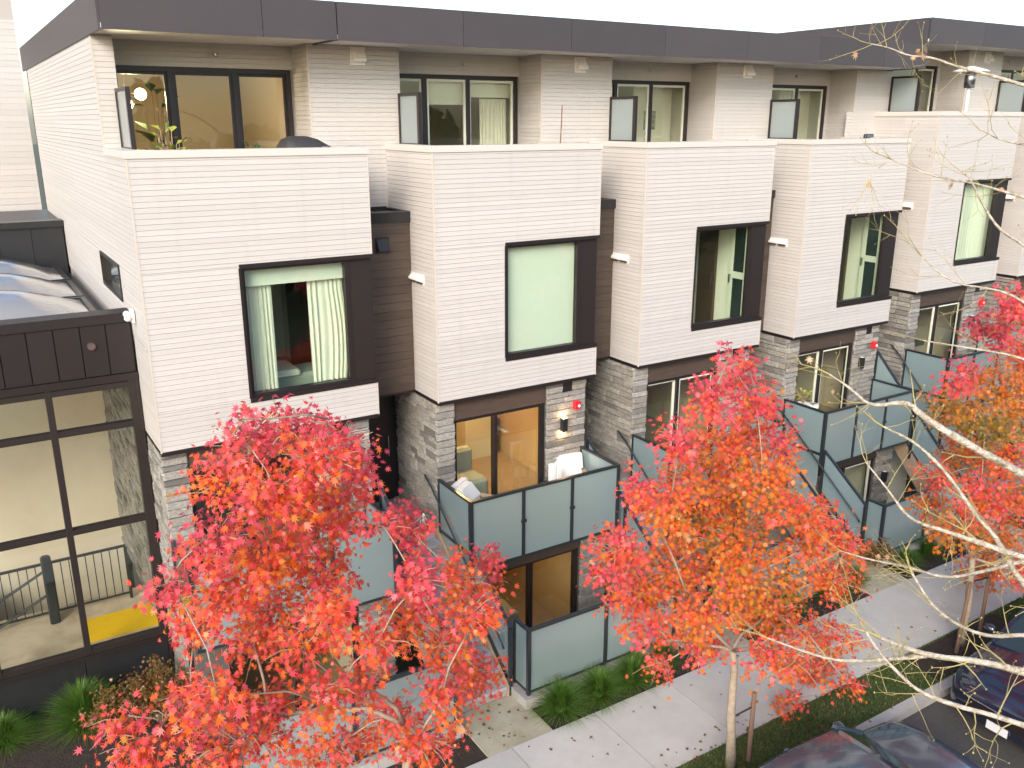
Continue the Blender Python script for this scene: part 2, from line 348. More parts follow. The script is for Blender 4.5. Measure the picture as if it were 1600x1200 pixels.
def boards(parent, face, u0, u1, z0, z1, p, holes=(), name='siding_board', m='siding', h=BH, gap=0.0042, t=0.02, joint=None):
    """horizontal boards, each its own object; face 'F' lies at y=p, face 'S' at x=p; outer side proud by t"""
    z = z0
    while z < z1 - 0.01:
        top = min(z + h, z1)
        for a, b, c, d in cells(u0, u1, z, top, holes):
            if d - c < 0.015: continue
            segs = [(a, b)]
            if joint and b - a > joint:
                k = a + random.uniform(0.35, 0.65) * (b - a); segs = [(a, k - 0.002), (k + 0.002, b)]
            for (s0, s1) in segs:
                jt = random.uniform(-0.0012, 0.0012)
                if face == 'F': block(name, m, parent, s0, s1, p - t + jt, p, c + gap, d)
                else: block(name, m, parent, p - t + jt, p, s0, s1, c + gap, d)
        z = top
def stones(parent, face, u0, u1, z0, z1, p, holes=(), t=0.06, first=True):
    """coursed stone, every stone its own object"""
    z = z0
    while z < z1 - 0.03:
        h = random.choice((0.10, 0.11, 0.12, 0.135, 0.085)); top = z + h
        if z1 - top < 0.06: top = z1
        for a, b, c, d in cells(u0, u1, z, top, holes):
            u = a
            while u < b - 0.01:
                L = random.uniform(0.2, 0.5); v = u + L
                if b - v < 0.16: v = b
                tt = t + random.uniform(-0.016, 0.012)
                if d - c > 0.03:
                    g = 0.004
                    if face == 'F': block('stone', 'stone', parent, u + g, v - g, p - tt, p + 0.0, c + g, d - g, variant=random.randint(1, 5))
                    else: block('stone', 'stone', parent, p - tt, p + 0.0, u + g, v - g, c + g, d - g, variant=random.randint(1, 5), rot=-math.pi / 2)
                u = v
        z = top

def framed(parent, name, x0, x1, y, z0, z1, mull=(), fw=0.07, depth=0.09, m='dark_frame', g='window_glass', inner=None, trans=()):
    """glazed opening facing the street: frame mesh with a pane object per light"""
    f = MB(); f.box(x0, x1, y, y + depth, z1 - fw, z1); f.box(x0, x1, y - 0.015, y + depth, z0, z0 + fw)
    xs = [x0] + list(mull) + [x1]
    f.box(x0, x0 + fw, y, y + depth, z0 + fw, z1 - fw); f.box(x1 - fw, x1, y, y + depth, z0 + fw, z1 - fw)
    for q in mull: f.box(q - fw * 0.55, q + fw * 0.55, y - 0.004, y + depth - 0.004, z0 + fw, z1 - fw)
    o = f.build(name, m, parent)
    for i in range(len(xs) - 1):
        a = xs[i] + (fw if i == 0 else fw * 0.55); b = xs[i + 1] - (fw if i == len(xs) - 2 else fw * 0.55)
        yy = y + depth * (0.35 if i % 2 else 0.6)
        if inner:
            sf = MB(); w_ = 0.045
            sf.box(a, b, yy - 0.02, yy + 0.02, z0 + fw, z0 + fw + w_ * 1.3); sf.box(a, b, yy - 0.02, yy + 0.02, z1 - fw - w_, z1 - fw)
            sf.box(a, a + w_, yy - 0.02, yy + 0.02, z0 + fw + w_ * 1.3, z1 - fw - w_); sf.box(b - w_, b, yy - 0.02, yy + 0.02, z0 + fw + w_ * 1.3, z1 - fw - w_)
            sf.build('sash', inner, o)
        p = MB(); p.box(a, b, yy - 0.006, yy + 0.006, z0 + fw, z1 - fw); p.build('pane', g, o)
    return o
def room(parent, x0, x1, y0, y1, z0, z1, m='room_white', fl='wood_floor', rear=None):
    b = MB(); t = 0.08
    b.box(x0 - t, x1 + t, y1, y1 + t, z0 - t, rear if rear else z1 + t); b.box(x0 - t, x0, y0, y1, z0 - t, z1 + t); b.box(x1, x1 + t, y0, y1, z0 - t, z1 + t); b.box(x0, x1, y0, y1, z1, z1 + t)
    o = b.build('room', m, parent); f = MB(); f.box(x0, x1, y0, y1, z0 - t, z0); f.build('floor', fl, o)
    if rear: MB().box(x0, x1, y1 + .02, y1 + .03, rear, z1).build('rear_fill_glazing', 'door_glass', o)  # unseen glazing added to let sky light into the room
    return o

# ------------------------------------------------------------------ ground
GZ = -8.93
HX = [2.013, 6.47, 10.82, 15.21, 19.48, 23.85]; HW = [3.37, 3.31, 3.31, 3.27, 3.31, 3.31]; DZ = [0, 0, 0, 0, 0.58, 0.58]
g = MB(); g.box(-260, 300, -300, 0.2, GZ - 0.6, GZ - 0.02); g.box(-260, 300, 27, 400, GZ - 0.6, GZ - 0.02); g.box(-260, -6, 0.2, 27, GZ - 0.6, GZ - 0.02); g.box(40, 300, 0.2, 27, GZ - 0.6, GZ - 0.02)
g.box(-6, 40, 0.2, 27, -10.6, -10.35)
struct('terrain', g, 'terrain')
b = MB(); b.box(-6, 40, 0.2, 6.77, GZ - 0.35, GZ - 0.13); struct('road', b, 'asphalt')
kerb = struct('kerb', MB().box(-6, 40, 6.79, 6.93, GZ - 0.35, GZ - 0.02), 'joint')
x = -6.0
while x < 39.9: block('kerb_stone', 'kerb_concrete', kerb, x + 0.006, x + 1.494, 6.77, 6.95, GZ - 0.35, GZ + 0.005); x += 1.5
b = MB(); b.box(-6, 40, 6.95, 7.75, GZ - 0.35, GZ - 0.012); struct('verge', b, 'lawn_base')
b = MB(); b.box(12.75, 15.5, 7.0, 7.7, GZ - 0.3, GZ + 0.002); struct('tree_pit', b, 'soil')
side = struct('sidewalk', MB().box(-6, 40, 7.76, 9.34, GZ - 0.35, GZ - 0.018), 'joint')
x = 8.88 - 1.52 * 9
while x < 38:
    block('paving_slab', 'concrete', side, x + 0.006, x + 1.514, 7.75, 9.35, GZ - 0.10, GZ + random.uniform(-0.002, 0.003)); x += 1.52
# planting bed between sidewalk and patios, broken by the paths to the stairs
ST = [(HX[i] - 1.02, HX[i] - 0.02) for i in range(1, 6)]               # stair widths between the houses
bed = MB(); edges = [-6.0]
for a, c in ST: edges += [a, c + 0.14]
edges.append(40)
for i in range(0, len(edges), 2): bed.box(edges[i], edges[i + 1], 9.35, 10.2, GZ - 0.35, GZ - 0.035)
bed.box(-6, 2.0, 10.2, 14.1, GZ - 0.4, GZ - 0.036)
struct('planting_bed', bed, 'soil')
for a, c in ST: struct('path', MB().box(a, c + 0.14, 9.35, 10.45, GZ - 0.35, GZ - 0.006), 'path_concrete')

# ------------------------------------------------------------------ townhouses
YF, YB, YW, YD = 12.7, 13.58, 14.43, 15.2       # box front, brown bay, set-back wall, deck doors
ZT, ZB, ZDK, ZS = -0.38, -4.59, -1.5, 1.17      # parapet top, box bottom, deck, top soffit
ZM, ZG = -6.95, -10.0                           # main floor, garden floor
PIER = [(2.013, 2.30), (5.17, 6.77), (9.66, 11.32), (14.11, 15.82), (18.66, 19.98), (23.05, 24.6)]
LBL = ['end-of-row white townhouse with curtained bedroom window, beside the glass atrium',
       'white townhouse with a pale green closed blind, second from the glass atrium',
       'white townhouse in the middle of the row, right half-hidden by the orange maple',
       'white townhouse fourth from the atrium, potted plants by its balcony door',
       'stepped-up white townhouse with green curtains, behind the bare branches',
       'white townhouse cut off at the right edge of the row']
DECK_DOOR = [(2.32, 5.13, (3.2, 4.2)), (6.85, 9.62, (7.62, 8.52)), (11.4, 14.06, (12.02, 12.98)), (15.9, 18.56, (16.4, 17.5)), (20.0, 22.9, (20.95, 22.0)), (24.7, 27.4, (25.6, 26.5))]
GP = 'white townhouses in a row'
houses = []
for i in range(6):
    hx, hw, dz = HX[i], HW[i], DZ[i]; hr = hx + hw
    H = thing('townhouse', LBL[i], 'townhouse', (hx + hw / 2, YF + 3, ZG), GP); houses.append(H)
    prev = HX[i - 1] + HW[i - 1] if i else None
    zt, zb, zd, zs, zm = ZT + dz, ZB + dz, ZDK + dz, ZS + dz, ZM + dz
    wx0, wx1, wz0, wz1 = hx + 1.34, hr, -4.0 + dz, -2.0 + dz
    hole = [(wx0, wx1 + 0.1, wz0, wz1)]
    # --- cantilevered box: backing walls
    s = MB(); wallF(s, hx + 0.021, hr - 0.002, zb + 0.012, zt - 0.005, YF + 0.021, 0.14, [(wx0, wx1 + 0.1, wz0, wz1)])
    if i == 0:
        sh = [(14.42, 16.3, -2.66, -2.1)]
        wallS(s, YF + 0.161, YW + 0.02, zb + 0.012, zt - 0.005, hx + 0.021, 0.14)
        wallS(s, YW + 0.02, 25.0, -3.3, zs, hx + 0.021, 0.14, sh)
        s.box(hx + 0.03, hx + 0.16, YF + 1.0, YW + 0.02, -4.58, -4.4)
    else:
        wallS(s, YF + 0.161, YW + 0.02, zb + 0.012, zt - 0.005, hx + 0.021, 0.14)
    s.box(hr - 0.16, hr - 0.003, YF + 0.35, YW, zb + 0.012, zt - 0.005)
    s.box(hx + 0.17, hr - 0.17, YF + 0.18, YD + 0.1, zb + 0.013, zb + 0.15)
    s.build('wall', 'siding_back', H)
    d = MB(); d.box((hx + 0.17), hr - 0.17, YF + 0.18, YW, zd - 0.14, zd); d.box(PIER[i][0] if i else hx + .17, PIER[i + 1][0] + .4 if i < 5 else hr + 2, YW + 0.05, 19.5, zd - 0.14, zd + 0.001); d.build('roof_deck', 'paver', H)
    ln = MB(); ln.box(hx + 0.17, hr - 0.17, YF + 0.162, YF + 0.175, zd, zt - 0.1); ln.box(hx + 0.162, hx + 0.175, YF + 0.176, YW, zd, zt - 0.1); ln.box(hr - 0.175, hr - 0.161, YF + 0.176, YW, zd, zt - 0.1); ln.build('bounce_panel', 'bounce_pale', H)  # pale panels added behind the parapet to bounce light onto the piers
    # --- boards
    boards(H, 'F', hx + 0.018, hr, zb + 0.02, zt - 0.1, YF + 0.02, [(wx0 - 0.004, wx1 + 0.1, wz0, wz1)])
    if i == 0:
        boards(H, 'S', YF + 0.018, 13.86, zb + 0.02, -3.1, hx + 0.02)
        zz = zb + 0.02 + BH * math.ceil((-3.1 - zb - 0.02) / BH)
        boards(H, 'S', YF + 0.018, YW, zz, zt - 0.1, hx + 0.02, [(14.42, 16.3, -2.66, -2.1)])
        boards(H, 'S', YW, 25.0, zz, zs, hx + 0.02, [(14.42, 16.3, -2.66, -2.1)], joint=6)
        MB().box(hx - 0.002, hx + 0.02, YF + 0.3, 13.86, -3.1, zz - 0.005).build('trim', 'siding', H)
        # the side window
        f = MB()
        for (a, c, p, q) in ((14.42, 16.3, -2.66, -2.60), (14.42, 16.3, -2.15, -2.1), (14.42, 14.48, -2.60, -2.15), (16.24, 16.3, -2.60, -2.15)): f.box(hx - 0.02, hx + 0.12, a, c, p, q)
        fo = f.build('side_window', 'dark_frame', H); MB().box(hx + 0.05, hx + 0.062, 14.48, 16.24, -2.6, -2.15).build('pane', 'window_glass', fo)
        MB().box(hx - 0.01, hx + 0.03, 25.0, 25.05, -3.3, zs).build('trim', 'dark_frame', H)
    else:
        boards(H, 'S', YF + 0.018, YB + 0.01, zb + 0.02, zt - 0.1, hx + 0.02)
        zz = zb + 0.02 + BH * math.ceil((-1.45 + dz - zb) / BH)
        boards(H, 'S', YB + 0.01, YW, zz, zt - 0.1, hx + 0.02)
        MB().box(hx + 0.002, hx + 0.02, YB + 0.012, YW, -1.45 + dz, zz + 0.005).build('trim', 'siding', H)
    # corner beads, base flashing, parapet cap
    c = MB(); c.box(hx - 0.006, hx + 0.017, YF - 0.006, YF + 0.017, zb + 0.01, zt - 0.1); c.build('corner_trim', 'trim_cream', H)
    c = MB(); c.box(hr + 0.001, hr + 0.01, YF - 0.003, YF + 0.02, zb + 0.01, wz0 - 0.002); c.box(hr + 0.001, hr + 0.01, YF - 0.003, YF + 0.02, wz1 + 0.002, zt - 0.1); c.build('corner_trim', 'trim_cream', H)
    fl = MB(); fl.box(hx - 0.004, hr + 0.004, YF - 0.004, YF + 0.2, zb - 0.04, zb + 0.011); fl.box(hx - 0.004, hx + 0.2, YF + 0.2, (YB if i else 13.87), zb - 0.04, zb + 0.011); fl.box(hx + .2, hr, YF + .2, YB + .4, zb - .03, zb + .012); fl.build('base_flashing', 'dark_frame', H)
    cp = MB(); cp.box(hx - 0.02, hr + 0.02, YF - 0.02, YF + 0.22, zt - 0.1, zt); cp.box(hx - 0.02, hx + 0.22, YF + 0.22, YW - 0.003, zt - 0.1, zt - 0.002)
    cp.box(hr - 0.2, hr + 0.02, YF + 0.22, YW - 0.003, zt - 0.1, zt - 0.002)
    cp.build('parapet_cap', 'cap', H)
    # --- big window and its dark corner panel
    gx = hr - 0.36
    W = framed(H, 'window', wx0, gx, YF + 0.05, wz0, wz1, fw=0.075, depth=0.1)
    k = MB(); k.box(gx + 0.002, hr + 0.004, YF + 0.06, YF + 0.2, wz0 + 0.003, wz1 - 0.003); k.box(hr - 0.05, hr + 0.003, YF + 0.2, YF + 0.35, wz0 + 0.003, wz1 - 0.003); k.build('corner_panel', 'brown_panel', W)
    k = MB(); k.box(wx0 - 0.01, hr + 0.006, YF - 0.02, YF + 0.05, wz0 - 0.035, wz0 + 0.03); k.box(wx0 - 0.01, hr + 0.006, YF - 0.015, YF + 0.05, wz1 - 0.03, wz1 + 0.03); k.box(wx0 - 0.02, wx0 + 0.02, YF - 0.012, YF + 0.05, wz0 + 0.03, wz1 - 0.03); k.build('sill', 'dark_frame', W)
    room(H, hx + 0.25, hr - 0.25, YF + 0.2, 16.6, zb + 0.16, zd - 0.2, rear=zb + 1.85) if i != 1 else room(H, hx + 0.25, hr - 0.25, YF + 0.2, 16.6, zb + 0.16, zd - 0.2)
    # --- brown bay between this house and the one before
    if i:
        q = MB(); q.box(prev, hx, YB + 0.021, YB + 0.15, zb, -1.47 + dz); q.box(prev, hx, YB + 0.15, YW + 0.1, -1.6 + dz, -1.49 + dz); q.box(prev, hx, YB + 0.02, 15.0, zb - 0.02, zb + 0.1); by = q.build('recess_wall', 'brown_panel', H)
        boards(by, 'F', prev, hx - 0.002, zb + 0.02, -1.62 + dz, YB + 0.02, name='cladding_board', m='brown_board', h=0.145, gap=0.004, t=0.016)
        c = MB(); c.box(prev + 0.002, hx - 0.002, YB - 0.03, YB + 0.16, -1.62 + dz, -1.45 + dz); c.box(hx - 0.06, hx - 0.002, YB + 0.16, YW - 0.02, -1.58 + dz, -1.455 + dz); c.box(prev + .002, hx - .06, YW - .06, YW - .02, -1.58 + dz, -1.43 + dz); c.build('recess_cap', 'black_metal', by)
        if i in (1, 2, 3, 4):
            v = MB(); vx, vz = hx - 0.52, -1.98 + dz
            v.box(vx - 0.12, vx + 0.12, YB - 0.02, YB + 0.004, vz - 0.13, vz + 0.13); v.prism([(YB - 0.02, vz + 0.1), (YB - 0.1, vz - 0.09), (YB - 0.02, vz - 0.1)], 'x', vx - 0.1, vx + 0.1); v.build('vent_hood', 'black_metal', by)
        # set-back siding wall above the bay
        if PIER[i][0] < hx: 
            q = MB(); q.box(PIER[i][0], hx + 0.1, YW + 0.021, YW + 0.15, -1.6 + dz, zt); q.build('wall', 'siding_back', H)
            zz = -1.46 + dz; boards(H, 'F', prev - 0.05, hx, zz, zt, YW + 0.02)
        # paired side vents
        v = MB()
        for yy in (13.12, 13.38):
            v.prism([(hx - 0.012, -2.49 + dz), (hx - 0.06, -2.545 + dz), (hx - 0.06, -2.575 + dz), (hx - 0.012, -2.585 + dz)], 'y', yy, yy + 0.22)
        # prism 'y' takes (x, z) pairs
        v.box(hx - 0.012, hx, 13.1, 13.63, -2.63 + dz, -2.46 + dz); vo = v.build('vent_hood', 'white_paint', H)
        for yy in (13.13, 13.39): MB().box(hx - 0.05, hx - 0.013, yy, yy + 0.2, -2.612 + dz, -2.588 + dz).build('vent_shade', 'brown_board', vo)  # brown strips painted in as shade of the openings below the hoods
    # --- pier of the top floor, right before this deck
    px0, px1 = PIER[i]
    q = MB(); q.box(px0 + 0.021 if i else px0 + 0.17, px1 - 0.002, YW + 0.021, YD + 0.15, (zt if i else zd), zs); q.build('wall', 'siding_back', H)
    zl = zt if i else zd
    boards(H, 'F', px0 + 0.018, px1, zt - 0.02, zs, YW + 0.02)
    if i:
        boards(H, 'S', YW + 0.018, YD, zd, zs, px0 + 0.02)
        MB().box(px0 - 0.005, px0 + 0.017, YW - 0.005, YW + 0.017, zt - 0.02, zs).build('corner_trim', 'trim_cream', H)
        vx = (px0 + px1) / 2 + 0.05
        v = MB(); v.box(vx - 0.13, vx + 0.13, YW - 0.02, YW + 0.0, zs - 0.3, zs - 0.02); v.prism([(YW - 0.02, zs - 0.06), (YW - 0.13, zs - 0.2), (YW - 0.13, zs - 0.25), (YW - 0.02, zs - 0.25)], 'x', vx - 0.11, vx + 0.11); v.build('vent_hood', 'white_paint', H)
    else:
        MB().box(px0 - 0.004, px0 + 0.017, YW - 0.004, YW + 0.016, zt, zs).build('corner_trim', 'trim_cream', H)
    # --- deck door wall
    a, c, ml = DECK_DOOR[i]; nx = PIER[i + 1][0] if i < 5 else 27.5
    q = MB(); wallF(q, px1 - 0.05, nx + 0.05, zd, zs, YD + 0.021, 0.14, [(a, c, zd, 0.8 + dz)]); q.build('wall', 'siding_back', H)
    boards(H, 'F', px1, nx, 0.8 + dz, zs, YD + 0.02); 
    if nx - c > 0.05: boards(H, 'F', c, nx, zd, 0.8 + dz, YD + 0.02)
    D = framed(H, 'sliding_door', a, c, YD - 0.01, zd, 0.8 + dz, mull=ml, fw=0.075, depth=0.12, g='door_glass', inner='white_frame' if i else 'dark_frame')
    sp = MB(); sp.ball(((a + c) / 2 + 0.2, YD - 0.03, 1.0 + dz), 0.035, 8); sp.build('sprinkler', 'steel', H)
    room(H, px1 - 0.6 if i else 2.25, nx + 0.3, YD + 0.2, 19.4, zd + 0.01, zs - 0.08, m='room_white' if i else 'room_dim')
    # --- main floor
    SY = 12.86                                                       # stone face backing
    zh = -5.0 + dz; d0, d1 = hx + 0.37, hx + 2.29; se = hr - 0.13
    q = MB(); wallF(q, hx + 0.09, se, zm - 0.3, zb - 0.045, SY, 0.2, [(d0, d1, zm, zb - 0.01)]); wallS(q, SY + 0.2, 14.5 if i else 18.3, (ZG if i == 0 else zm - 0.3), zb - 0.045, hx + 0.06, 0.2)
    wallS(q, SY + .2, 14.5, zm - .3, zb - .045, se - .2, .198)
    q.build('wall', 'mortar', H)
    stones(H, 'F', hx + 0.005, d0 - 0.005, zm - 0.1, zb - 0.045, SY)
    sq = [(hx + 2.66, hx + 2.86, zb - 0.26, zb - 0.06)]
    stones(H, 'F', d1 + 0.005, se, zm - 0.1, zb - 0.045, SY, sq)
    MB().box(hx + 2.66, hx + 2.86, SY - 0.05, SY, zb - 0.26, zb - 0.06).build('vent_hood', 'brown_panel', H)
    if i: stones(H, 'S', SY - 0.0, 14.47, zm - 0.1, zb - 0.045, hx + 0.06)
    else:
        stones(H, 'S', SY, 14.0, ZG + 1.0, zb - 0.045, hx + 0.06)
    MB().box(d0, d1, SY - 0.01, SY + 0.12, zh, zb - 0.045).build('door_fascia', 'brown_board', H)
    framed(H, 'sliding_door', d0, d1, SY + 0.02, zm, zh - 0.003, mull=((d0 + d1) / 2 - 0.1,), fw=0.06, depth=0.12, g='door_glass', inner='white_frame' if i > 1 else None)
    MB().box(d1 - 0.13, d1 - 0.062, SY + 0.0, SY + 0.019, zm, zh - 0.003).build('jamb', 'dark_frame', H)
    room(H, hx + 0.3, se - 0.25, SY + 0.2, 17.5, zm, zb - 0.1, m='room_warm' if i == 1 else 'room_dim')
    # --- entry door in the recess on the left
    if i:
        q = MB(); q.box(prev - 0.3, hx + 0.1, 14.5, 14.6, zm - 0.4, zb); q.build('wall', 'black_metal', H)
        e = MB(); e.box(hx - 0.98, hx - 0.12, 14.44, 14.5, zm, zb - 0.12); eo = e.build('entry_door', 'dark_frame', H)
        MB().tube([(hx - 0.2, 14.40, zm + 0.9), (hx - 0.2, 14.40, zm + 1.3)], 0.012, 6).build('handle', 'steel', eo)
        MB().box(prev - 0.3, hx + 0.06, 12.9, 14.5, zm - 0.3, zm - 0.002).build('landing', 'riser', H)
    # --- balcony
    BY = 11.66; b0, b1 = hx + 0.02, hx + 3.09; dk = zm - 0.02
    B = MB(); B.box(b0 + 0.03, b1 - 0.03, BY + 0.06, SY - 0.065, dk - 0.26, dk); bal = B.build('balcony', 'brown_board', H)
    r = MB(); zr = -5.99 + dz
    r.box(b0 - 0.03, b1 + 0.03, BY - 0.03, BY + 0.03, zr - 0.04, zr); r.box(b0 - 0.028, b0 + 0.028, BY + 0.03, SY - 0.06, zr - 0.04, zr - 0.001); r.box(b1 - 0.028, b1 + 0.028, BY + 0.03, SY - 0.06, zr - 0.04, zr - 0.001)
    r.box(b0, b1, BY - 0.02, BY + 0.02, dk - 0.31, dk - 0.265); r.box(b0 - 0.02, b0 + 0.02, BY + 0.02, SY - 0.06, dk - 0.02, dk + 0.03); r.box(b1 - 0.02, b1 + 0.02, BY + 0.02, SY - 0.06, dk - 0.02, dk + 0.03)
    r.build('rail', 'rail_metal', bal)
    n = 3; step = (b1 - b0) / n
    for k in range(n + 1):
        X = b0 + step * k; wdt = 0.035 if 0 < k < n else 0.045
        MB().box(X - wdt / 1.4, X + wdt / 1.4, BY - 0.028, BY + 0.035, dk - 0.3, zr - 0.041).build('post', 'rail_metal', bal)
        if k < n:
            MB().box(X + 0.035, X + step - 0.035, BY - 0.008, BY + 0.004, dk - 0.264, zr - 0.041).build('glass_panel', 'frosted_glass', bal)
        if 0 < k < n: MB().box(X - 0.05, X + 0.05, BY - 0.04, BY - 0.009, zr - 0.62, zr - 0.57).build('clip', 'rail_metal', bal)
    for X in (b0, b1):
        MB().box(X - 0.006, X + 0.006, BY + 0.06, SY - 0.08, dk + 0.031, zr - 0.041).build('glass_panel', 'frosted_glass', bal)
        MB().box(X - 0.025, X + 0.025, SY - 0.1, SY - 0.062, dk - 0.2, zr - 0.041).build('post', 'rail_metal', bal)
    # --- garden level
    GY = 12.08; gz1 = -7.72 + dz; p0, p1 = hx + 2.62, hx + 3.22
    q = MB(); wallF(q, hx + 0.05, p1, ZG, dk - 0.27, GY + 0.06, 0.2, [(hx + 0.5, hx + 2.62, ZG, dk - 0.27)]); q.box(p1 - .2, p1 - .002, GY + .26, 12.8, ZG, dk - .27); q.build('wall', 'mortar', H)
    stones(H, 'F', p0, p1, ZG + 0.6, dk - 0.272, GY + 0.06)
    MB().box(hx + 0.5, hx + 2.615, GY + 0.04, GY + 0.2, gz1, dk - 0.272).build('door_fascia', 'brown_board', H)
    framed(H, 'sliding_door', hx + 0.5, hx + 2.615, GY + 0.1, ZG, gz1 - 0.003, mull=(hx + 1.55,), fw=0.07, depth=0.12, g='door_glass', inner='white_frame' if i > 2 else None)
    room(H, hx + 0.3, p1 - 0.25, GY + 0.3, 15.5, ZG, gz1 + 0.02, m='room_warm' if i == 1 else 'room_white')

# roof canopy over houses: dark fascia panels, pale soffit
def canopy(i0, x0, x1, dz):
    H = houses[i0]; s = MB(); s.box(x0, x1, 13.42, 20, ZS + dz + 0.002, ZS + dz + 0.06); so = s.build('soffit', 'soffit', H)
    r = MB(); r.box(x0, x1, 13.45, 26, ZS + dz + 0.061, ZS + dz + 0.5); ro = r.build('roof', 'black_metal', H)
    for xe in (x0 - 0.03, x1 - 0.003): block('fascia_panel', 'fascia_panel', ro, xe, xe + 0.033, 13.445, 25.9, ZS + dz - 0.02, ZS + dz + 0.518)
    X = x0
    while X < x1 - 0.02:
        e = min(X + 2.15, x1); block('fascia_panel', 'fascia_panel', ro, X + 0.004, e - 0.004, 13.405, 13.44, ZS + dz - 0.02, ZS + dz + 0.52); X = e
canopy(1, 5.3, 19.75, 0.0)
canopy(4, 19.76, 29, 0.58)
canopy(0, 2.02, 5.29, 0.0)

# ------------------------------------------------------------------ outdoor stairs, patio fences, deck screens
SLBL = {1: 'concrete entry stairs with pumpkin and skeleton at the top, behind the red maple', 2: 'concrete entry stairs partly hidden left of the orange maple',
        3: 'concrete entry stairs with blue-grey rails, right of the orange maple', 4: 'concrete entry stairs behind the bare branches', 5: 'entry stairs at the far right behind the third maple'}
for i in range(1, 6):
    hx = HX[i]; dz = DZ[i]; a, c = ST[i - 1]; zm = ZM + dz; n = 11 if dz == 0 else 14
    S = thing('entry_stairs', SLBL[i], 'stairs', ((a + c) / 2, 11.6, GZ), 'entry stairs between the houses')
    rise = (zm - GZ) / n; run = 2.4 / (n - 1); y0 = 10.45
    for k in range(n - 1):
        zt = GZ + rise * (k + 1); yy = y0 + run * k
        block('tread', 'tread', S, a + 0.03, c - 0.03, yy - 0.02, yy + run - 0.001, zt - 0.05, zt)
        block('riser', 'riser', S, a + 0.031, c - 0.031, yy + 0.001, yy + 0.05, zt - rise + 0.001, zt - 0.051)
    ye = y0 + run * (n - 1); MB().box(a + 0.03, c - 0.03, ye + 0.001, 13.0 + 0.4, zm - 0.3, zm - 0.004).build('landing', 'tread', S)
    sl = rise / run
    def zn(y): return GZ + (y - y0) * sl
    for X in (a, c):
        p = MB(); p.prism([(y0 - 0.02, GZ - 0.05), (y0 - 0.02, GZ + rise * 0.9), (ye, zm + rise * 0.0), (ye, zm - 0.35), (y0 + 0.4, GZ - 0.05)], 'x', X - 0.025, X + 0.025); p.build('stringer', 'sand_timber', S)
    p = MB(); p.prism([(y0 + 0.2, GZ - 0.08), (ye, zm - 0.45), (ye, zm - 0.3), (y0 + 0.2, GZ - 0.0)], 'x', a + 0.03, c - 0.03); p.build('soffit', 'riser', S)
    H0, H1 = 0.10 + rise, 1.22
    for X, yt in ((a - 0.028, 12.85), (c + 0.045, 11.60)):
        g = S
        top = MB(); top.bar((X, y0 - 0.02, zn(y0) + H1), (X, yt, zn(yt) + H1), 0.05, 0.035); gr = top.build('stair_rail', 'rail_metal', S)
        bt = MB(); bt.bar((X, y0, zn(y0) + H0), (X, yt, zn(yt) + H0), 0.03, 0.03); bt.build('bottom_rail', 'rail_metal', gr)
        np_ = 3 if yt > 12 else 2
        for k in range(np_):
            yy = y0 + (yt - y0) * k / (np_ - 1); MB().box(X - 0.028, X + 0.028, yy - 0.028, yy + 0.028, zn(yy) - (0.04 if k == 0 else -.03), zn(yy) + H1 - 0.01).build('post', 'rail_metal', gr)
            if k < np_ - 1:
                ya, yb = yy + 0.04, y0 + (yt - y0) * (k + 1) / (np_ - 1) - 0.04
                pm = MB(); pm.prism([(ya, zn(ya) + H0 + .016), (yb, zn(yb) + H0 + .016), (yb, zn(yb) + H1 - .02), (ya, zn(ya) + H1 - .02)], 'x', X - 0.006, X + 0.006); pm.build('glass_panel', 'frosted_glass', gr)
    X = c - 0.06
    h = MB(); h.tube([(X, y0 + 0.02, zn(y0) + 0.86), (X, y0 + 0.1, zn(y0) + 0.95), (X, 12.9, zn(12.9) + 0.93), (X, 13.15, zn(13.1) + 0.93)], 0.018, 8); h.build('handrail', 'rail_metal', S, True)
    # dark glass below the balcony return, beside the flight
    pm = MB(); pm.prism([(11.72, zn(11.72) + 0.1), (12.78, zn(12.78) + 0.1), (12.78, zm - 0.06), (11.72, zm - 0.06)], 'x', c + 0.03, c + 0.042); pm.build('side_glass', 'frosted_glass', S)

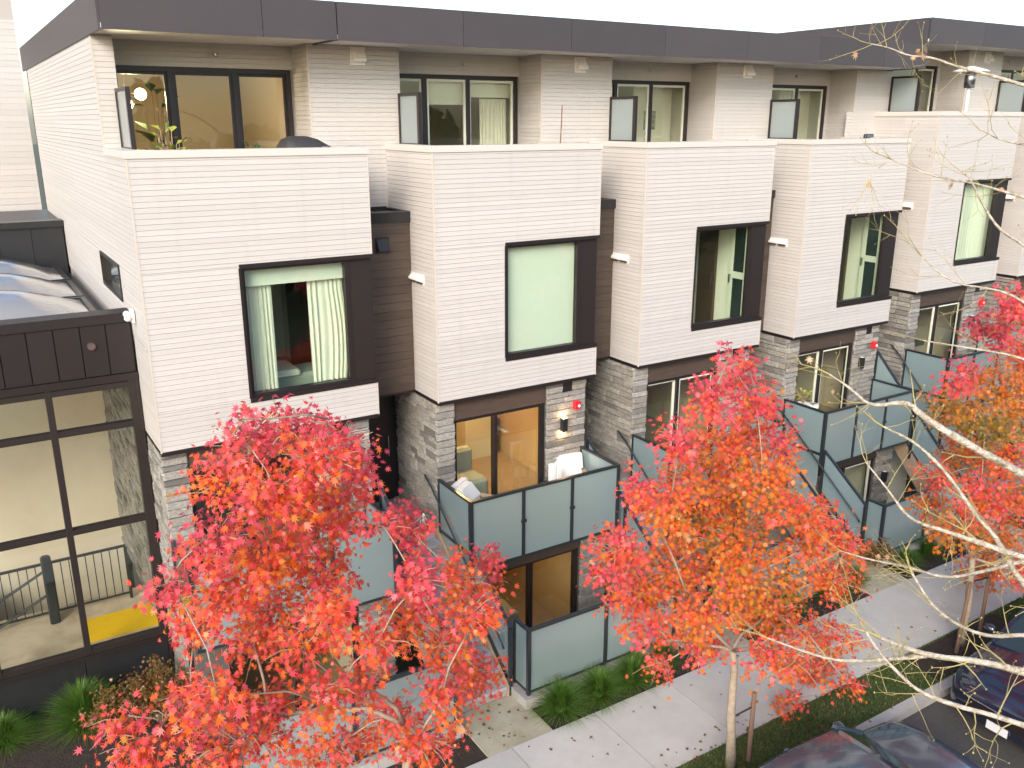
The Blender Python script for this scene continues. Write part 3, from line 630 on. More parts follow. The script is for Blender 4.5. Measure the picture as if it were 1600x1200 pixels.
FLBL = ['frosted glass patio fence under the red maple, by the atrium corner', 'frosted glass patio fence on a concrete curb between the two front maples',
        'frosted glass patio fence mostly hidden behind the orange maple', 'frosted glass patio fence right of the orange maple behind bare twigs', 'frosted glass patio fence behind the third maple', 'frosted glass patio fence at the right edge']
for i in range(6):
    hx = HX[i]; x0 = hx + 0.15 if i else 2.1; x1 = (HX[i + 1] - 1.16) if i < 5 else HX[i] + 3.0
    P = thing('patio_fence', FLBL[i], 'fence', ((x0 + x1) / 2, 10.1, GZ), 'frosted patio fences')
    cb = MB(); cb.box(x0 - 0.1, x1 + 0.05, 10.012, 10.20, -10.34, GZ + 0.02); cb.box(x0 - 0.1, x0 + 0.1, 10.2, 10.62, -10.34, GZ + 0.02); cw = cb.build('retaining_wall', 'kerb_concrete', P)
    X = x0 - 0.12
    while X < x1:
        e = min(X + 0.5, x1 + 0.07); block('curb_block', 'kerb_concrete', cw, X + 0.004, e - 0.004, 9.99, 10.22, GZ - 0.06, -8.775, ); X = e
    for k in range(2): block('curb_block', 'kerb_concrete', cw, x0 - 0.121, x0 + 0.11, 10.224 + k * 0.22, 10.44 + k * 0.22, GZ - 0.06 , -8.778)
    zr, zb = -7.585, -8.74
    r = MB(); r.box(x0 - 0.03, x1 + 0.03, 10.07, 10.13, zr - 0.045, zr); r.box(x0 - 0.028, x0 + 0.028, 10.13, 10.5, zr - 0.045, zr - .001); r.build('rail', 'rail_metal', P)
    r = MB(); r.box(x0, x1, 10.08, 10.12, zb, zb + 0.035); r.box(x0 - .018, x0 + .018, 10.12, 10.5, zb, zb + 0.035); r.build('bottom_rail', 'rail_metal', P)
    n = 2
    for k in range(n + 1):
        X = x0 + (x1 - x0) * k / n; MB().box(X - 0.028, X + 0.028, 10.068, 10.132, -8.774, zr - 0.046).build('post', 'rail_metal', P)
        if k < n: MB().box(X + 0.035, X + (x1 - x0) / n - 0.035, 10.094, 10.106, zb + 0.036, zr - 0.046).build('glass_panel', 'frosted_glass', P)
    MB().box(x0 - 0.025, x0 + 0.025, 10.475, 10.525, -8.774, zr - 0.046).build('post', 'rail_metal', P)
    MB().box(x0 - 0.006, x0 + 0.006, 10.135, 10.47, zb + 0.036, zr - 0.046).build('glass_panel', 'frosted_glass', P)
    struct('patio', MB().box(x0 - 0.1, x1 + 0.3, 10.2, 12.2, -10.3, ZG - 0.01), 'concrete')

KLBL = ['narrow frosted privacy screen by the globe lamps on the leftmost deck', 'frosted privacy screen on the second deck from the atrium', 'frosted privacy screen on the middle deck, in front of a glass door', 'frosted privacy screen on the fourth deck, left of a bright door',
        'large frosted privacy screen on the stepped-up deck', 'frosted privacy screen at the right edge behind twigs']
for i in range(6):
    X = PIER[i][1] - 0.03; dz = DZ[i]; ya, yb = (13.62, 14.41) if i else (13.5, 14.41)
    T = thing('privacy_screen', KLBL[i], 'screen', (X, 14.0, ZDK + dz), 'frosted deck screens'); z1 = 0.44 + dz
    f = MB(); f.box(X - 0.03, X + 0.03, ya, ya + 0.07, ZDK + dz, z1); f.box(X - 0.025, X + 0.025, yb - 0.05, yb, ZDK + dz, z1); f.box(X - 0.024, X + 0.024, ya + 0.07, yb - 0.05, z1 - 0.05, z1 - .001); f.box(X - 0.024, X + 0.024, ya + 0.07, yb - 0.05, -0.42 + dz, -0.37 + dz); f.box(X - 0.024, X + 0.024, ya + 0.07, yb - 0.05, ZDK + dz + .03, ZDK + dz + .08); f.build('frame', 'dark_frame', T)
    MB().box(X - 0.008, X + 0.008, ya + 0.07, yb - 0.05, -0.37 + dz, z1 - 0.05).build('glass_panel', 'screen_glass', T)
    MB().box(X - 0.008, X + 0.008, ya + 0.07, yb - 0.05, ZDK + dz + .08, -0.42 + dz).build('glass_panel', 'screen_glass', T)

# ------------------------------------------------------------------ glass atrium on the left
A = thing('glass_atrium', 'glass stair lobby with brown metal cladding and domed skylights, left of the townhouses', 'building', (-3, 16, GZ))
AX0, AX1, AY = -6.0, 2.0, 13.88
s = MB(); s.box(AX0, AX1 - 0.004, AY + 0.02, AY + 0.3, -3.7, -2.72); 
for a_, b_, c_, d_ in cells(AX0, AX1 - 0.004, AY + 0.35, 21.6, [(-3.2, 1.68, yy, yy + 1.75) for yy in (15.3, 17.3, 19.3)]): s.box(a_, b_, c_, d_, -3.42, -3.25)
s.build('roof_edge', 'dark_frame', A)
X = 1.98
k = 0
while X > AX0:
    block('cladding_panel', 'clad_panel', A, X - 0.335, X - 0.006, AY - 0.012 , AY + 0.018, -3.62, -2.86); X -= 0.345
c = MB(); c.box(AX0, AX1 + 0.01, AY - 0.04, AY + 0.34, -2.85, -2.71); c.build('coping', 'clad_panel', A)
c = MB(); c.box(AX0, AX1, AY - 0.05, AY + 0.1, -3.74, -3.63); c.build('head_flashing', 'dark_frame', A)
MB().tube([(1.42, AY - 0.05, -3.16), (1.42, AY - 0.01, -3.16)], 0.055, 14).build('drain_spout', 'steel', A)
fr = MB()
MX = [1.90, 0.77, -0.47, -1.71, -2.95, -4.19, -5.43]; MZ = [-3.80, -4.43, -6.0, -8.06]
for q in MX: fr.box(q - 0.045, q + 0.045, AY - 0.03, AY + 0.12, -8.1, -3.745)
for z in MZ: 
    for q, p in zip(MX, MX[1:]): fr.box(p + 0.046, q - 0.046, AY - 0.02, AY + 0.11, z - 0.045, z + 0.045)
fr.box(1.946, 2.0, AY - 0.035, AY + 0.12, -9.0, -3.745); fo = fr.build('glazing_frame', 'brown_panel', A)
for q, p in zip(MX, MX[1:]):
    for z1, z0 in zip(MZ, MZ[1:]): MB().box(p + 0.045, q - 0.045, AY + 0.03, AY + 0.045, z0 + 0.045, z1 - 0.045).build('pane', 'atrium_glass', fo)
c = MB(); c.box(AX0, 1.99, AY - 0.06, AY + 0.12, -8.17, -8.105); c.build('sill', 'dark_frame', A)
X = 1.944
while X > AX0: block('base_panel', 'black_metal', A, X - 1.24, X - 0.006, AY - 0.03, AY + 0.1, GZ - 0.1, -8.172); X -= 1.245
# interior: concrete stair hall
b = MB(); b.box(AX0, 1.98, 18.4, 18.6, -10.5, -3.43); b.build('back_wall', 'atrium_wall', A)
b = MB(); b.box(AX0, 2.0, AY + 0.15, 16.1, -8.6, -8.30); b.box(AX0, 2.0, 16.1, 18.4, -10.6, -10.4); b.build('floor', 'atrium_floor', A)
MB().box(0.86, 1.95, 14.55, 15.35, -8.298, -8.288).build('warning_strip', 'yellow', A)
for k in range(7): block('hall_stair', 'atrium_floor', A, -0.9 - 0.28 * k - 0.28, -0.9 - 0.28 * k, 16.15, 18.3, -10.4, -8.45 - 0.17 * k)
b = MB(); z0 = -8.30; ry = 15.75
b.box(-4.0, 1.7, ry - 0.02, ry + 0.02, z0 + 1.02, z0 + 1.06); b.box(-4.0, 1.7, ry - 0.015, ry + 0.015, z0 + 0.10, z0 + 0.13); gr = b.build('guard_rail', 'rail_metal', A)
X = 1.7
while X > -3.9:
    MB().box(X - 0.008, X + 0.008, ry - 0.008, ry + 0.008, z0 + 0.13, z0 + 1.02).build('baluster', 'rail_metal', gr); X -= 0.13
for X in (1.7, 0.45, -0.9, -2.2): MB().box(X - 0.025, X + 0.025, ry - 0.025, ry + 0.025, z0, z0 + 1.02).build('post', 'rail_metal', gr)
MB().tube([(0.5, 15.7, z0 + 0.98), (-3.2, 15.7, z0 - 0.9)], 0.025, 8).build('handrail', 'rail_metal', gr)
MB().tube([(0.5, 15.66, z0 + 0.55), (-3.2, 15.66, z0 - 1.3)], 0.025, 8).build('handrail', 'rail_metal', gr)
MB().bbox(0.36, 0.52, 15.5, 15.66, z0, z0 + 1.25, 0.03).build('gate_post', 'rail_metal', A)
# stone flank of the end house seen through the glass
for z in range(1):
    stones(A, 'S', 14.05, 18.3, -8.3, -3.5, 2.0, t=0.05)
# skylights
for k, yy in enumerate((15.3, 17.3, 19.3)):
    m = MB(); x0, x1, y0, y1 = -3.2, 1.68, yy, yy + 1.75; n = 10
    for a in range(n + 1):
        for b_ in range(n + 1):
            u, v = a / n, b_ / n; px, py = x0 + (x1 - x0) * u, y0 + (y1 - y0) * v
            hgt = 0.46 * (1 - abs(2 * u - 1) ** 3.2) * (1 - abs(2 * v - 1) ** 2.4); m.v.append((px, py, -3.02 + hgt))
    for a in range(n):
        for b_ in range(n): m.f.append((a * (n + 1) + b_, (a + 1) * (n + 1) + b_, (a + 1) * (n + 1) + b_ + 1, a * (n + 1) + b_ + 1))
    sk = m.build('skylight', 'dome_glass', A, True)
    c = MB(); c.box(x0 - 0.08, x1 + 0.08, y0 - 0.08, y0, -3.25, -2.99); c.box(x0 - 0.08, x1 + 0.08, y1, y1 + 0.08, -3.25, -2.99); c.box(x0 - 0.08, x0, y0, y1, -3.25, -2.99); c.box(x1, x1 + 0.08, y0, y1, -3.25, -2.99); c.build('curb', 'black_metal', sk)
# taller block behind
bk = MB(); bk.box(AX0, 1.99, 21.65, 25.0, -3.5, -2.12); ub = bk.build('rear_parapet', 'dark_frame', A)
X = 1.98
while X > AX0: block('cladding_panel', 'black_metal', ub, X - 0.62, X - 0.006, 21.62, 21.65, -3.24, -2.2); X -= 0.626
MB().box(AX0, 2.0, 21.55, 21.9, -2.2, -2.07).build('coping', 'black_metal', ub)

# neighbouring townhouse across the lobby, far left
N = thing('townhouse', 'distant white-boarded townhouse in the upper left corner behind the skylights', 'townhouse', (-4, 32, -9))
NY = 29.0
s = MB(); hs = [(-1.5, 0.75, 1.4, 2.6), (-1.5, 0.5, -2.3, -1.2)]; wallF(s, -12, 2.2, -9, 4, NY + 0.021, 0.2, hs); s.box(-12, 2.2, NY + 3, NY + 3.2, -9, 4); s.build('wall', 'siding_back', N)
boards(N, 'F', -6, 2.2, -2.6, 2.6, NY + 0.02, hs, h=0.16)
for (a, c, z0, z1) in hs: framed(N, 'window', a, c, NY, z0, z1, mull=((a + c) / 2,))
MB().box(-12, 2.3, NY - 0.3, NY + 4, -2.75, -2.6).build('ledge', 'dark_frame', N)
MB().box(-12, 2.4, NY - 0.4, NY + 5, 4.0, 4.5).build('roof', 'fascia_panel', N)

# ------------------------------------------------------------------ wall fixtures
def alarm(p, label):
    T = thing('fire_alarm', label, 'fire alarm', (p[0], p[1], p[2] - 0.08), 'red alarm boxes on the stone piers')
    MB().bbox(p[0] - 0.065, p[0] + 0.065, p[1] - 0.10, p[1] - 0.0, p[2] - 0.08, p[2] + 0.08, 0.012).build('housing', 'red', T)
    MB().ball((p[0] + 0.025, p[1] - 0.10, p[2] - 0.015), 0.03, 8).build('strobe', 'white_paint', T)
for i, lab in enumerate(['red alarm box on the grey stone behind the top of the red maple', 'red alarm box on the stone pier above the lit wall lamp', None, 'red alarm box on the stone pier of the fourth house, above a small black lamp', 'red alarm box seen through bare twigs at the right']):
    if lab: alarm((HX[i] + 2.93, 12.80, -5.12 + DZ[i]), lab)
def wall_lamp(x, y, z, label, lit=False):
    T = thing('wall_lamp', label, 'wall lamp', (x, y, z - 0.15), 'wall lamps')
    MB().box(x - 0.05, x + 0.05, y - 0.11, y - 0.01, z - 0.13, z + 0.13).build('shade', 'black_metal', T)
    for zz in (-0.135, 0.125): MB().box(x - 0.04, x + 0.04, y - 0.1, y - 0.02, z + zz, z + zz + 0.01).build('bulb', 'lamp_glow' if lit else 'white_paint', T)
wall_lamp(HX[1] + 2.64, 12.80, -5.46, 'lit up-and-down wall lamp on the stone pier of the second house', True)
wall_lamp(HX[3] + 2.52, 12.80, -5.50, 'small black unlit wall lamp on the stone pier of the fourth house')
wall_lamp(HX[4] + 2.6, 12.80, -5.0, 'black wall lamp on grey stone beside bare twigs at the right')
wall_lamp(HX[1] + 2.86, 12.06, -8.22, 'dark wall lamp under the balcony of the second house')
wall_lamp(HX[3] + 2.86, 12.06, -8.22, 'dark wall lamp under the balcony of the fourth house')
T = thing('floodlight', 'small white floodlight on the end wall beside the atrium coping', 'floodlight', (1.99, 13.5, -2.75))
MB().box(1.95, 1.998, 13.45, 13.6, -2.8, -2.62).build('base', 'white_paint', T)
MB().ball((1.90, 13.44, -2.72), 0.05, 10).build('lamp_head', 'white_paint', T, True); MB().ball((1.91, 13.60, -2.69), 0.048, 10).build('lamp_head', 'white_paint', T, True)

for zz in (-0.17, 0.17):
    l = bpy.data.lights.new('lamp_light', 'POINT'); l.energy = 1.6; l.color = (1.0, 0.66, 0.32); l.shadow_soft_size = 0.02
    o = bpy.data.objects.new('lamp_light', l); o.location = (HX[1] + 2.64, 12.72, -5.46 + zz); C.objects.link(o)
# ------------------------------------------------------------------ behind the windows
def drape(name, label, x0, x1, y, z0, z1, m='curtain', folds=8, amp=0.024, flare=0.0, cat='curtain', group=None):
    n = folds * 8; rows = 8; v = []; f = []
    for r in range(rows + 1):
        t = r / rows; z = z0 + (z1 - z0) * t
        for k in range(n + 1):
            u = k / n; sh = flare * math.sin(math.pi * min(1, t * 1.3)) if flare else 0
            xx = x0 + (x1 - x0) * u + sh * u; v.append((xx, y + amp * (math.sin(u * folds * 2 * math.pi + 1.6 * math.sin(7 * u + t)) * (.7 + .5 * math.sin(11 * u)) + .4 * math.sin(u * 5)) * (1 - 0.3 * t), z))
    for r in range(rows):
        for k in range(n): f.append((r * (n + 1) + k, r * (n + 1) + k + 1, (r + 1) * (n + 1) + k + 1, (r + 1) * (n + 1) + k))
    mb = MB(); mb.add(v, f); o = mb.build(name, m, None, True); return tag(o, label, cat, group)
def slab(name, label, cat, m, *a, group=None):
    b = MB(); b.box(*a); return tag(b.build(name, m), label, cat, group)
h1, h2, h3, h4, h5, h6 = HX
drape('curtain', 'left white curtain in the bedroom window of the end house', h1 + 1.42, h1 + 1.86, YF + 0.32, -3.97, -2.08, folds=6)
drape('curtain', 'right white curtain, swept wider at its foot, in the bedroom window of the end house', h1 + 2.42, h1 + 2.98, YF + 0.32, -3.97, -2.08, folds=7, flare=0.06)
slab('roller_blind', 'short white blind rolled up above two curtains in the end house window', 'blind', 'blind', h1 + 1.36, h1 + 3.08, YF + 0.22, YF + 0.25, -2.34, -2.02)
slab('roller_blind', 'pale green blind fully closed in the second house window', 'blind', 'blind', h2 + 1.36, h2 + 3.04, YF + 0.2, YF + 0.23, -3.98, -2.02)
T = thing('ottoman', 'pale bench with fringed throw between two white curtains', 'ottoman', (h1 + 2.15, 14.0, -4.44))
MB().bbox(h1 + 1.85, h1 + 2.85, 13.55, 14.2, -4.35, -3.95, 0.06).build('seat', 'sofa', T)
MB().bbox(h1 + 1.82, h1 + 2.4, 13.5, 14.25, -3.95, -3.86, 0.04).build('throw', 'fabric_white', T)
for X in (h1 + 1.92, h1 + 2.78): MB().box(X - 0.03, X + 0.03, 13.62, 13.68, -4.44, -4.35).build('leg', 'dark_wood', T)
def closet(hx, hw, label, lab2):
    """glazed door, and a dark panel standing in for a shaded doorway, on the right-hand wall of the room"""
    x1 = hx + hw - 0.26; x0 = x1 - 0.05; T = thing('glazed_door', label, 'interior door', (x1, 13.2, -4.43)); ya, yb = 12.93, 13.42; f = MB()
    f.box(x0, x1, ya, yb, -4.43, -4.2); f.box(x0, x1, ya, yb, -2.0, -1.85); f.box(x0, x1, ya, ya + .07, -4.2, -2.0); f.box(x0, x1, yb - .11, yb, -4.2, -2.0); f.box(x0, x1, ya + .07, yb - .11, -3.2, -3.06); f.build('frame', 'white_frame', T)
    for a, b in ((-4.2, -3.2), (-3.06, -2.0)): MB().box(x0 + .02, x1 - .01, ya + .07, yb - .11, a, b).build('pane', 'car_glass', T)
    MB().box(x0 - .04, x0, yb - .07, yb - .04, -3.3, -3.12).build('handle', 'steel', T)
    W = thing('shade_panel', lab2, 'shade_panel', (x1, 14.05, -4.43))  # dark panel added to draw the shade of an open doorway
    MB().box(x0 - .02, x1, 13.82, 14.32, -4.42, -2.1).build('front', 'dark_wood', W); MB().box(x0 - .05, x0 - .021, 13.9, 13.92, -3.5, -3.2).build('handle', 'steel', W)
closet(h3, 3.31, 'white glazed interior door behind the third house window', 'dark panel for a shaded doorway beside the glazed door in the third house window')
closet(h4, 3.27, 'white glazed interior door behind the fourth house window', 'dark panel for a shaded doorway beside the glazed door in the fourth house window')
b = MB(); b.box(h1 + 2.9, h1 + 3.1, 13.3, 15.6, -4.43, -1.9); tag(b.build('shade_panel', 'dark_wood'), 'dark panel standing in for room shade between the two white curtains of the end house', 'shade_panel')  # dark panel added to darken the view between the curtains
b = MB(); b.bbox(h3 + 1.2, h3 + 1.75, 13.2, 14.6, -4.42, -3.9, 0.1); tag(b.build('bed', 'fabric_white'), 'white bed corner behind the third house window', 'bed')
drape('curtain', 'green tinted curtain filling the window of the stepped-up house', h5 + 1.42, h5 + 2.98, YF + 0.3, -3.4, -1.45, folds=16)
# top floor rooms
slab('roller_blind', 'cream half-lowered blind behind the middle deck door pane of the second house', 'blind', 'blind', 7.6, 8.55, 15.36, 15.38, 0.28, 0.75)
drape('curtain', 'gathered cream curtain at the right of the second deck door', 8.95, 9.55, 15.5, -1.5, 0.4, folds=8)
slab('roller_blind', 'cream valance above the gathered curtain on the second deck', 'blind', 'blind', 8.56, 9.6, 15.4, 15.42, 0.42, 0.75)
slab('partition', 'pale inner wall with a small print behind the third deck door', 'wall', 'room_white', 13.1, 14.2, 15.9, 16.0, -1.49, 1.05)
slab('picture', 'small patterned print on the pale inner wall of the third deck room', 'picture', 'art', 13.4, 13.72, 15.87, 15.895, -0.2, 0.2)
slab('picture', 'violet and red canvas behind the frosted screen of the third deck', 'picture', 'violet', 12.3, 13.05, 16.3, 16.34, -0.9, 0.1)
slab('side_table', 'low white table behind the third deck door', 'table', 'white_frame', 12.9, 13.5, 15.6, 15.85, -1.5, -0.65)
slab('partition', 'pale inner wall behind the fourth deck door', 'wall', 'room_white', 17.6, 18.7, 15.8, 15.9, -1.49, 1.05)
P = thing('pendant_lamp', 'brass pendant with lit globes behind the leftmost deck door', 'lamp', (2.75, 16.6, 0.2))
fr = MB(); fr.tube([(2.75, 16.6, 1.05), (2.75, 16.6, 0.42)], 0.012, 6); fr.build('stem', 'dark_frame', P)
for (x, y, z) in ((2.52, 16.5, 0.62), (2.98, 16.55, 0.42), (2.72, 16.4, 0.25)):
    MB().tube([(2.75, 16.6, 0.45), (x, y, z)], 0.008, 5).build('arm', 'dark_frame', P); MB().ball((x, y, z), 0.10, 12).build('globe', 'globe', P, True)
# lamps burning inside: top floor left, and warm ceiling lamps in the second house
def inside_light(x, y, z, e, col, r=0.1):
    l = bpy.data.lights.new('room_lamp', 'POINT'); l.energy = e; l.color = col; l.shadow_soft_size = r
    o = bpy.data.objects.new('room_lamp', l); o.location = (x, y, z); C.objects.link(o)
inside_light(2.75, 16.1, 0.35, 60, (1.0, 0.80, 0.52))
for (x, y, z, lab) in ((h2 + 1.4, 14.6, -4.72, 'ceiling lamp glowing in the living room of the second house'), (h2 + 1.6, 13.8, -7.74, 'ceiling lamp glowing in the garden room of the second house')):
    o = tag(MB().lathe((x, y, z), [(0.12, 0.0), (0.14, 0.02), (0.14, 0.04)], 14).build('ceiling_lamp', 'lamp_glow'), lab, 'lamp'); inside_light(x, y, z - 0.12, 42 if z > -6 else 9, (1.0, 0.66, 0.30))
slab('wall_screen', 'dark television on the back wall of the second house living room', 'television', 'car_glass', h2 + 1.95, h2 + 2.75, 15.6, 15.66, -5.9, -5.1)
T = thing('sofa', 'pale grey sofa inside the second house balcony door', 'sofa', (h2 + 0.95, 13.9, ZM))
MB().bbox(h2 + 0.5, h2 + 1.45, 13.5, 14.3, ZM, ZM + 0.42, 0.06).build('seat', 'sofa', T); MB().bbox(h2 + 0.5, h2 + 1.45, 14.1, 14.32, ZM + 0.42, ZM + 0.85, 0.06).build('backrest', 'sofa', T)
slab('cabinet', 'white kitchen island inside the second house', 'cabinet', 'white_frame', h2 + 2.0, h2 + 2.75, 15.4, 16.2, ZM, ZM + 0.9)
slab('sofa', 'dark sofa in the lit garden room of the second house', 'sofa', 'sofa', h2 + 0.9, h2 + 1.8, 13.0, 13.8, -10, -9.3)
slab('picture', 'violet picture on the wall inside the stepped-up house', 'picture', 'violet', h5 + 0.7, h5 + 2.2, 15.3, 15.35, -5.6, -4.6)
slab('dining_table', 'dark dining table inside the stepped-up house', 'table', 'dark_wood', h5 + 0.6, h5 + 2.0, 13.6, 14.6, -5.75, -5.65)

# ------------------------------------------------------------------ balcony and deck furniture
def chair(cx, cy, z, ang, fabric, label, frame='sand_timber', pillow=None):
    T = thing('patio_chair', label, 'chair', (cx, cy, z)); T.rotation_euler = (0, 0, ang)
    def L(b, n, m, sm=False):
        o = b.build(n, m, None, sm); o.parent = T; return o
    L(MB().bbox(-.3, .3, -.3, .3, .26, .42, .04), 'seat', fabric)
    bk = MB(); bk.loft([[(-.3, .24, .4), (.3, .24, .4), (.3, .36, .4), (-.3, .36, .4)], [(-.3, .38, .86), (.3, .38, .86), (.3, .48, .86), (-.3, .48, .86)]]); L(bk, 'backrest', fabric)
    for sx in (-1, 1):
        for sy in (-1, 1): L(MB().box(sx * .3 - .025, sx * .3 + .025, sy * .28 - .025, sy * .28 + .025, 0, .56 if sy < 0 else .6), 'leg', frame)
        L(MB().box(sx * .3 - .035, sx * .3 + .035, -.32, .34, .56, .6), 'armrest', frame)
    if pillow: 
        p = MB(); p.loft([[(-.22, .12, .44), (.22, .12, .44), (.22, .3, .44), (-.22, .3, .44)], [(-.26, .1, .62), (.26, .1, .62), (.26, .34, .62), (-.26, .34, .62)], [(-.18, .24, .85), (.18, .24, .85), (.18, .36, .85), (-.18, .36, .85)]]); L(p, 'pillow', pillow)
    return T
chair(h2 + 0.55, 12.3, ZM, R_(35), 'fabric_white', 'patio chair with white pointed cushion at the left of the second house balcony', pillow='fabric_white')
chair(h2 + 2.6, 12.4, ZM, R_(-20), 'fabric_white', 'patio chair with square white back at the right of the second house balcony')
chair(h1 + 1.0, 12.35, ZM, R_(20), 'cover_black', 'black patio chair on the balcony of the end house behind red leaves', frame='black_metal')
o = MB(); o.box(h2 + 2.0, h2 + 2.1, 12.2, 12.32, ZM + 0.62, ZM + 0.86); o.box(h2 + 2.13, h2 + 2.23, 12.2, 12.32, ZM + 0.62, ZM + 0.86)
T = thing('side_table', 'small table with two white lanterns on the second house balcony', 'table', (h2 + 2.1, 12.3, ZM))
MB().box(h2 + 1.9, h2 + 2.32, 12.1, 12.45, ZM + 0.56, ZM + 0.6).build('table_top', 'dark_frame', T)
for X in (h2 + 1.93, h2 + 2.29): MB().box(X - .02, X + .02, 12.12, 12.43, ZM, ZM + 0.56).build('leg', 'dark_frame', T)
for k, X in enumerate((h2 + 2.0, h2 + 2.13)): tag(MB().bbox(X, X + 0.1, 12.2, 12.32, ZM + 0.602, ZM + 0.98, 0.01).build('lantern', 'white_paint'), ['left white box lantern on the small balcony table', 'right white box lantern on the small balcony table'][k], 'lantern', 'two white lanterns')
# covered grill on the leftmost deck
T = thing('covered_grill', 'grill under a dark grey cover, top showing above the leftmost parapet', 'grill', (4.62, 13.3, ZDK))
g = MB(); secs = []
for (z, a, b_, ox) in ((-1.5, .42, .3, 0), (-0.75, .44, .32, 0), (-0.5, .43, .31, 0), (-0.38, .38, .28, 0), (-0.27, .25, .2, -.06), (-0.225, .12, .1, -.08)):
    secs.append([(4.62 + ox + a * math.copysign(abs(math.cos(t)) ** .5, math.cos(t)), 13.3 + b_ * math.copysign(abs(math.sin(t)) ** .5, math.sin(t)), z) for t in [2 * math.pi * k / 20 for k in range(20)]])
g.loft(secs); g.build('cover', 'cover_black', T, True); MB().box(4.80, 4.9, 13.0, 13.01, -.42, -.37).build('badge', 'steel', T)
# leafy plants
def leafy(name, label, base, n, h, spread, leaf, m='plant_green', pot=None, cat='plant'):
    T = thing(name, label, cat, base); rr = random.Random(hash(label) % 999)
    bx, by, bz = base
    if pot: MB().lathe((bx, by, bz), [(pot * .75, 0), (pot, pot * 1.9), (pot * .88, pot * 1.9), (pot * .85, pot * 1.7)], 14).build('pot', 'pot_white', T, True); bz += pot * 1.7
    f = MB(); s = MB()
    for k in range(n):
        a = rr.uniform(0, 6.28); t = rr.uniform(.25, 1); p = Vector((bx + math.cos(a) * spread * t * .6, by + math.sin(a) * spread * t * .6, bz + h * t)); d = Vector((math.cos(a), math.sin(a), rr.uniform(.1, 1.2))).normalized()
        s.tube([(bx, by, bz), p], .006, 4, False); u = d.cross(Vector((0, 0, 1))).normalized(); L = leaf * rr.uniform(.7, 1.2)
        f.add([p, p + d * L * .5 + u * L * .3, p + d * L - Vector((0, 0, L * .2)), p + d * L * .5 - u * L * .3], [(0, 1, 2, 3)])
    f.build('foliage', m, T); s.build('stem', 'twig', T)
leafy('deck_plant', 'spiky green plant rising above the leftmost parapet', (2.72, 13.4, ZDK), 46, 1.4, .26, .22, 'plant_lime')
leafy('fig_plant', 'tall dark fiddle-leaf plant behind the leftmost deck door', (3.02, 15.75, ZDK), 40, 1.95, .32, .3)
leafy('potted_plant', 'lime green plant in a white pot behind the fourth house balcony rail', (h4 + 0.55, 12.72, ZM + 0.55), 40, .28, .26, .12, 'plant_lime', .13)
leafy('potted_plant', 'small plant in a white pot low on the fourth house balcony', (h4 + 0.42, 12.35, ZM + 0.62), 14, .08, .1, .07, 'plant_green', .14)
slab('plant_stand', 'dark stand carrying a white pot with lime plant', 'stand', 'dark_frame', h4 + 0.38, h4 + 0.72, 12.58, 12.84, ZM, ZM + 0.55)
slab('plant_stand', 'dark low stand carrying the smaller white pot on the fourth balcony', 'stand', 'dark_frame', h4 + 0.27, h4 + 0.57, 12.2, 12.5, ZM, ZM + 0.62)
leafy('deck_plant', 'low sprig of green beside the covered grill', (3.95, 13.35, ZDK), 24, 1.15, .22, .16, 'plant_green')
tag(MB().tube([(9.35, 13.4, -1.4), (9.42, 13.4, 0.25)], .012, 6).build('pole', 'stake_wood'), 'thin stick leaning up at the right of the second deck', 'stick')
T = thing('patio_heater', 'white patio heater with flat disc hood on the stepped-up deck', 'heater', (21.4, 13.3, ZDK + .58))
MB().tube([(21.4, 13.3, ZDK + .58), (21.4, 13.3, 1.0)], .035, 10).build('pole', 'white_paint', T, True)
MB().lathe((21.4, 13.3, 1.0), [(.12, -.25), (.13, 0), (.10, .12)], 14).build('burner', 'steel', T, True); MB().lathe((21.4, 13.3, 1.12), [(.42, 0), (.40, .03), (.1, .12), (.02, .14)], 20).build('hood', 'white_paint', T, True)
MB().lathe((21.4, 13.3, ZDK + .58), [(.25, 0), (.24, .4), (.2, .7)], 14).build('base', 'white_paint', T, True)
tag(MB().bbox(18.2, 18.42, 13.6, 13.75, ZT - .05, ZT + .08, .02).build('tool_box', 'car_grey'), 'small blue-grey box on the fourth house parapet', 'box')
# Halloween figures at the head of the first stairs
T = thing('skeleton_figure', 'small white skeleton decoration standing at the top of the first stairs', 'decoration', (6.22, 12.9, ZM)); T.scale = (.62, .62, .62)
k = MB(); X, Y, Z = 6.22, 12.9, ZM
k.ball((X, Y, Z + .46), .055, 10, (1, 1, 1.15)); k.build('skull', 'white_paint', T, True)
k = MB(); k.tube([(X, Y, Z + .22), (X, Y, Z + .41)], .014, 6)
for j in range(4): k.tube([(X - .055 + .006 * j, Y, Z + .38 - j * .035), (X, Y - .035, Z + .37 - j * .035), (X + .055 - .006 * j, Y, Z + .38 - j * .035)], .008, 5)
k.tube([(X - .05, Y, Z + .21), (X + .05, Y, Z + .21)], .016, 6); k.build('ribcage', 'white_paint', T)
for s_ in (-1, 1):
    MB().tube([(X + s_ * .045, Y, Z + .21), (X + s_ * .055, Y - .01, Z + .11), (X + s_ * .05, Y, Z + .0), (X + s_ * .06, Y - .05, Z + .01)], .012, 6).build('leg', 'white_paint', T)
    MB().tube([(X + s_ * .06, Y, Z + .39), (X + s_ * .1, Y, Z + .29), (X + s_ * .085, Y - .04, Z + .19)], .010, 6).build('arm', 'white_paint', T)
T = thing('pumpkin', 'small orange pumpkin on the upper step of the first stairs', 'pumpkin', (6.3, 12.83, ZM)); T.scale = (.8, .8, .8); b = MB(); n = 24; b_ = 0; rings = 7
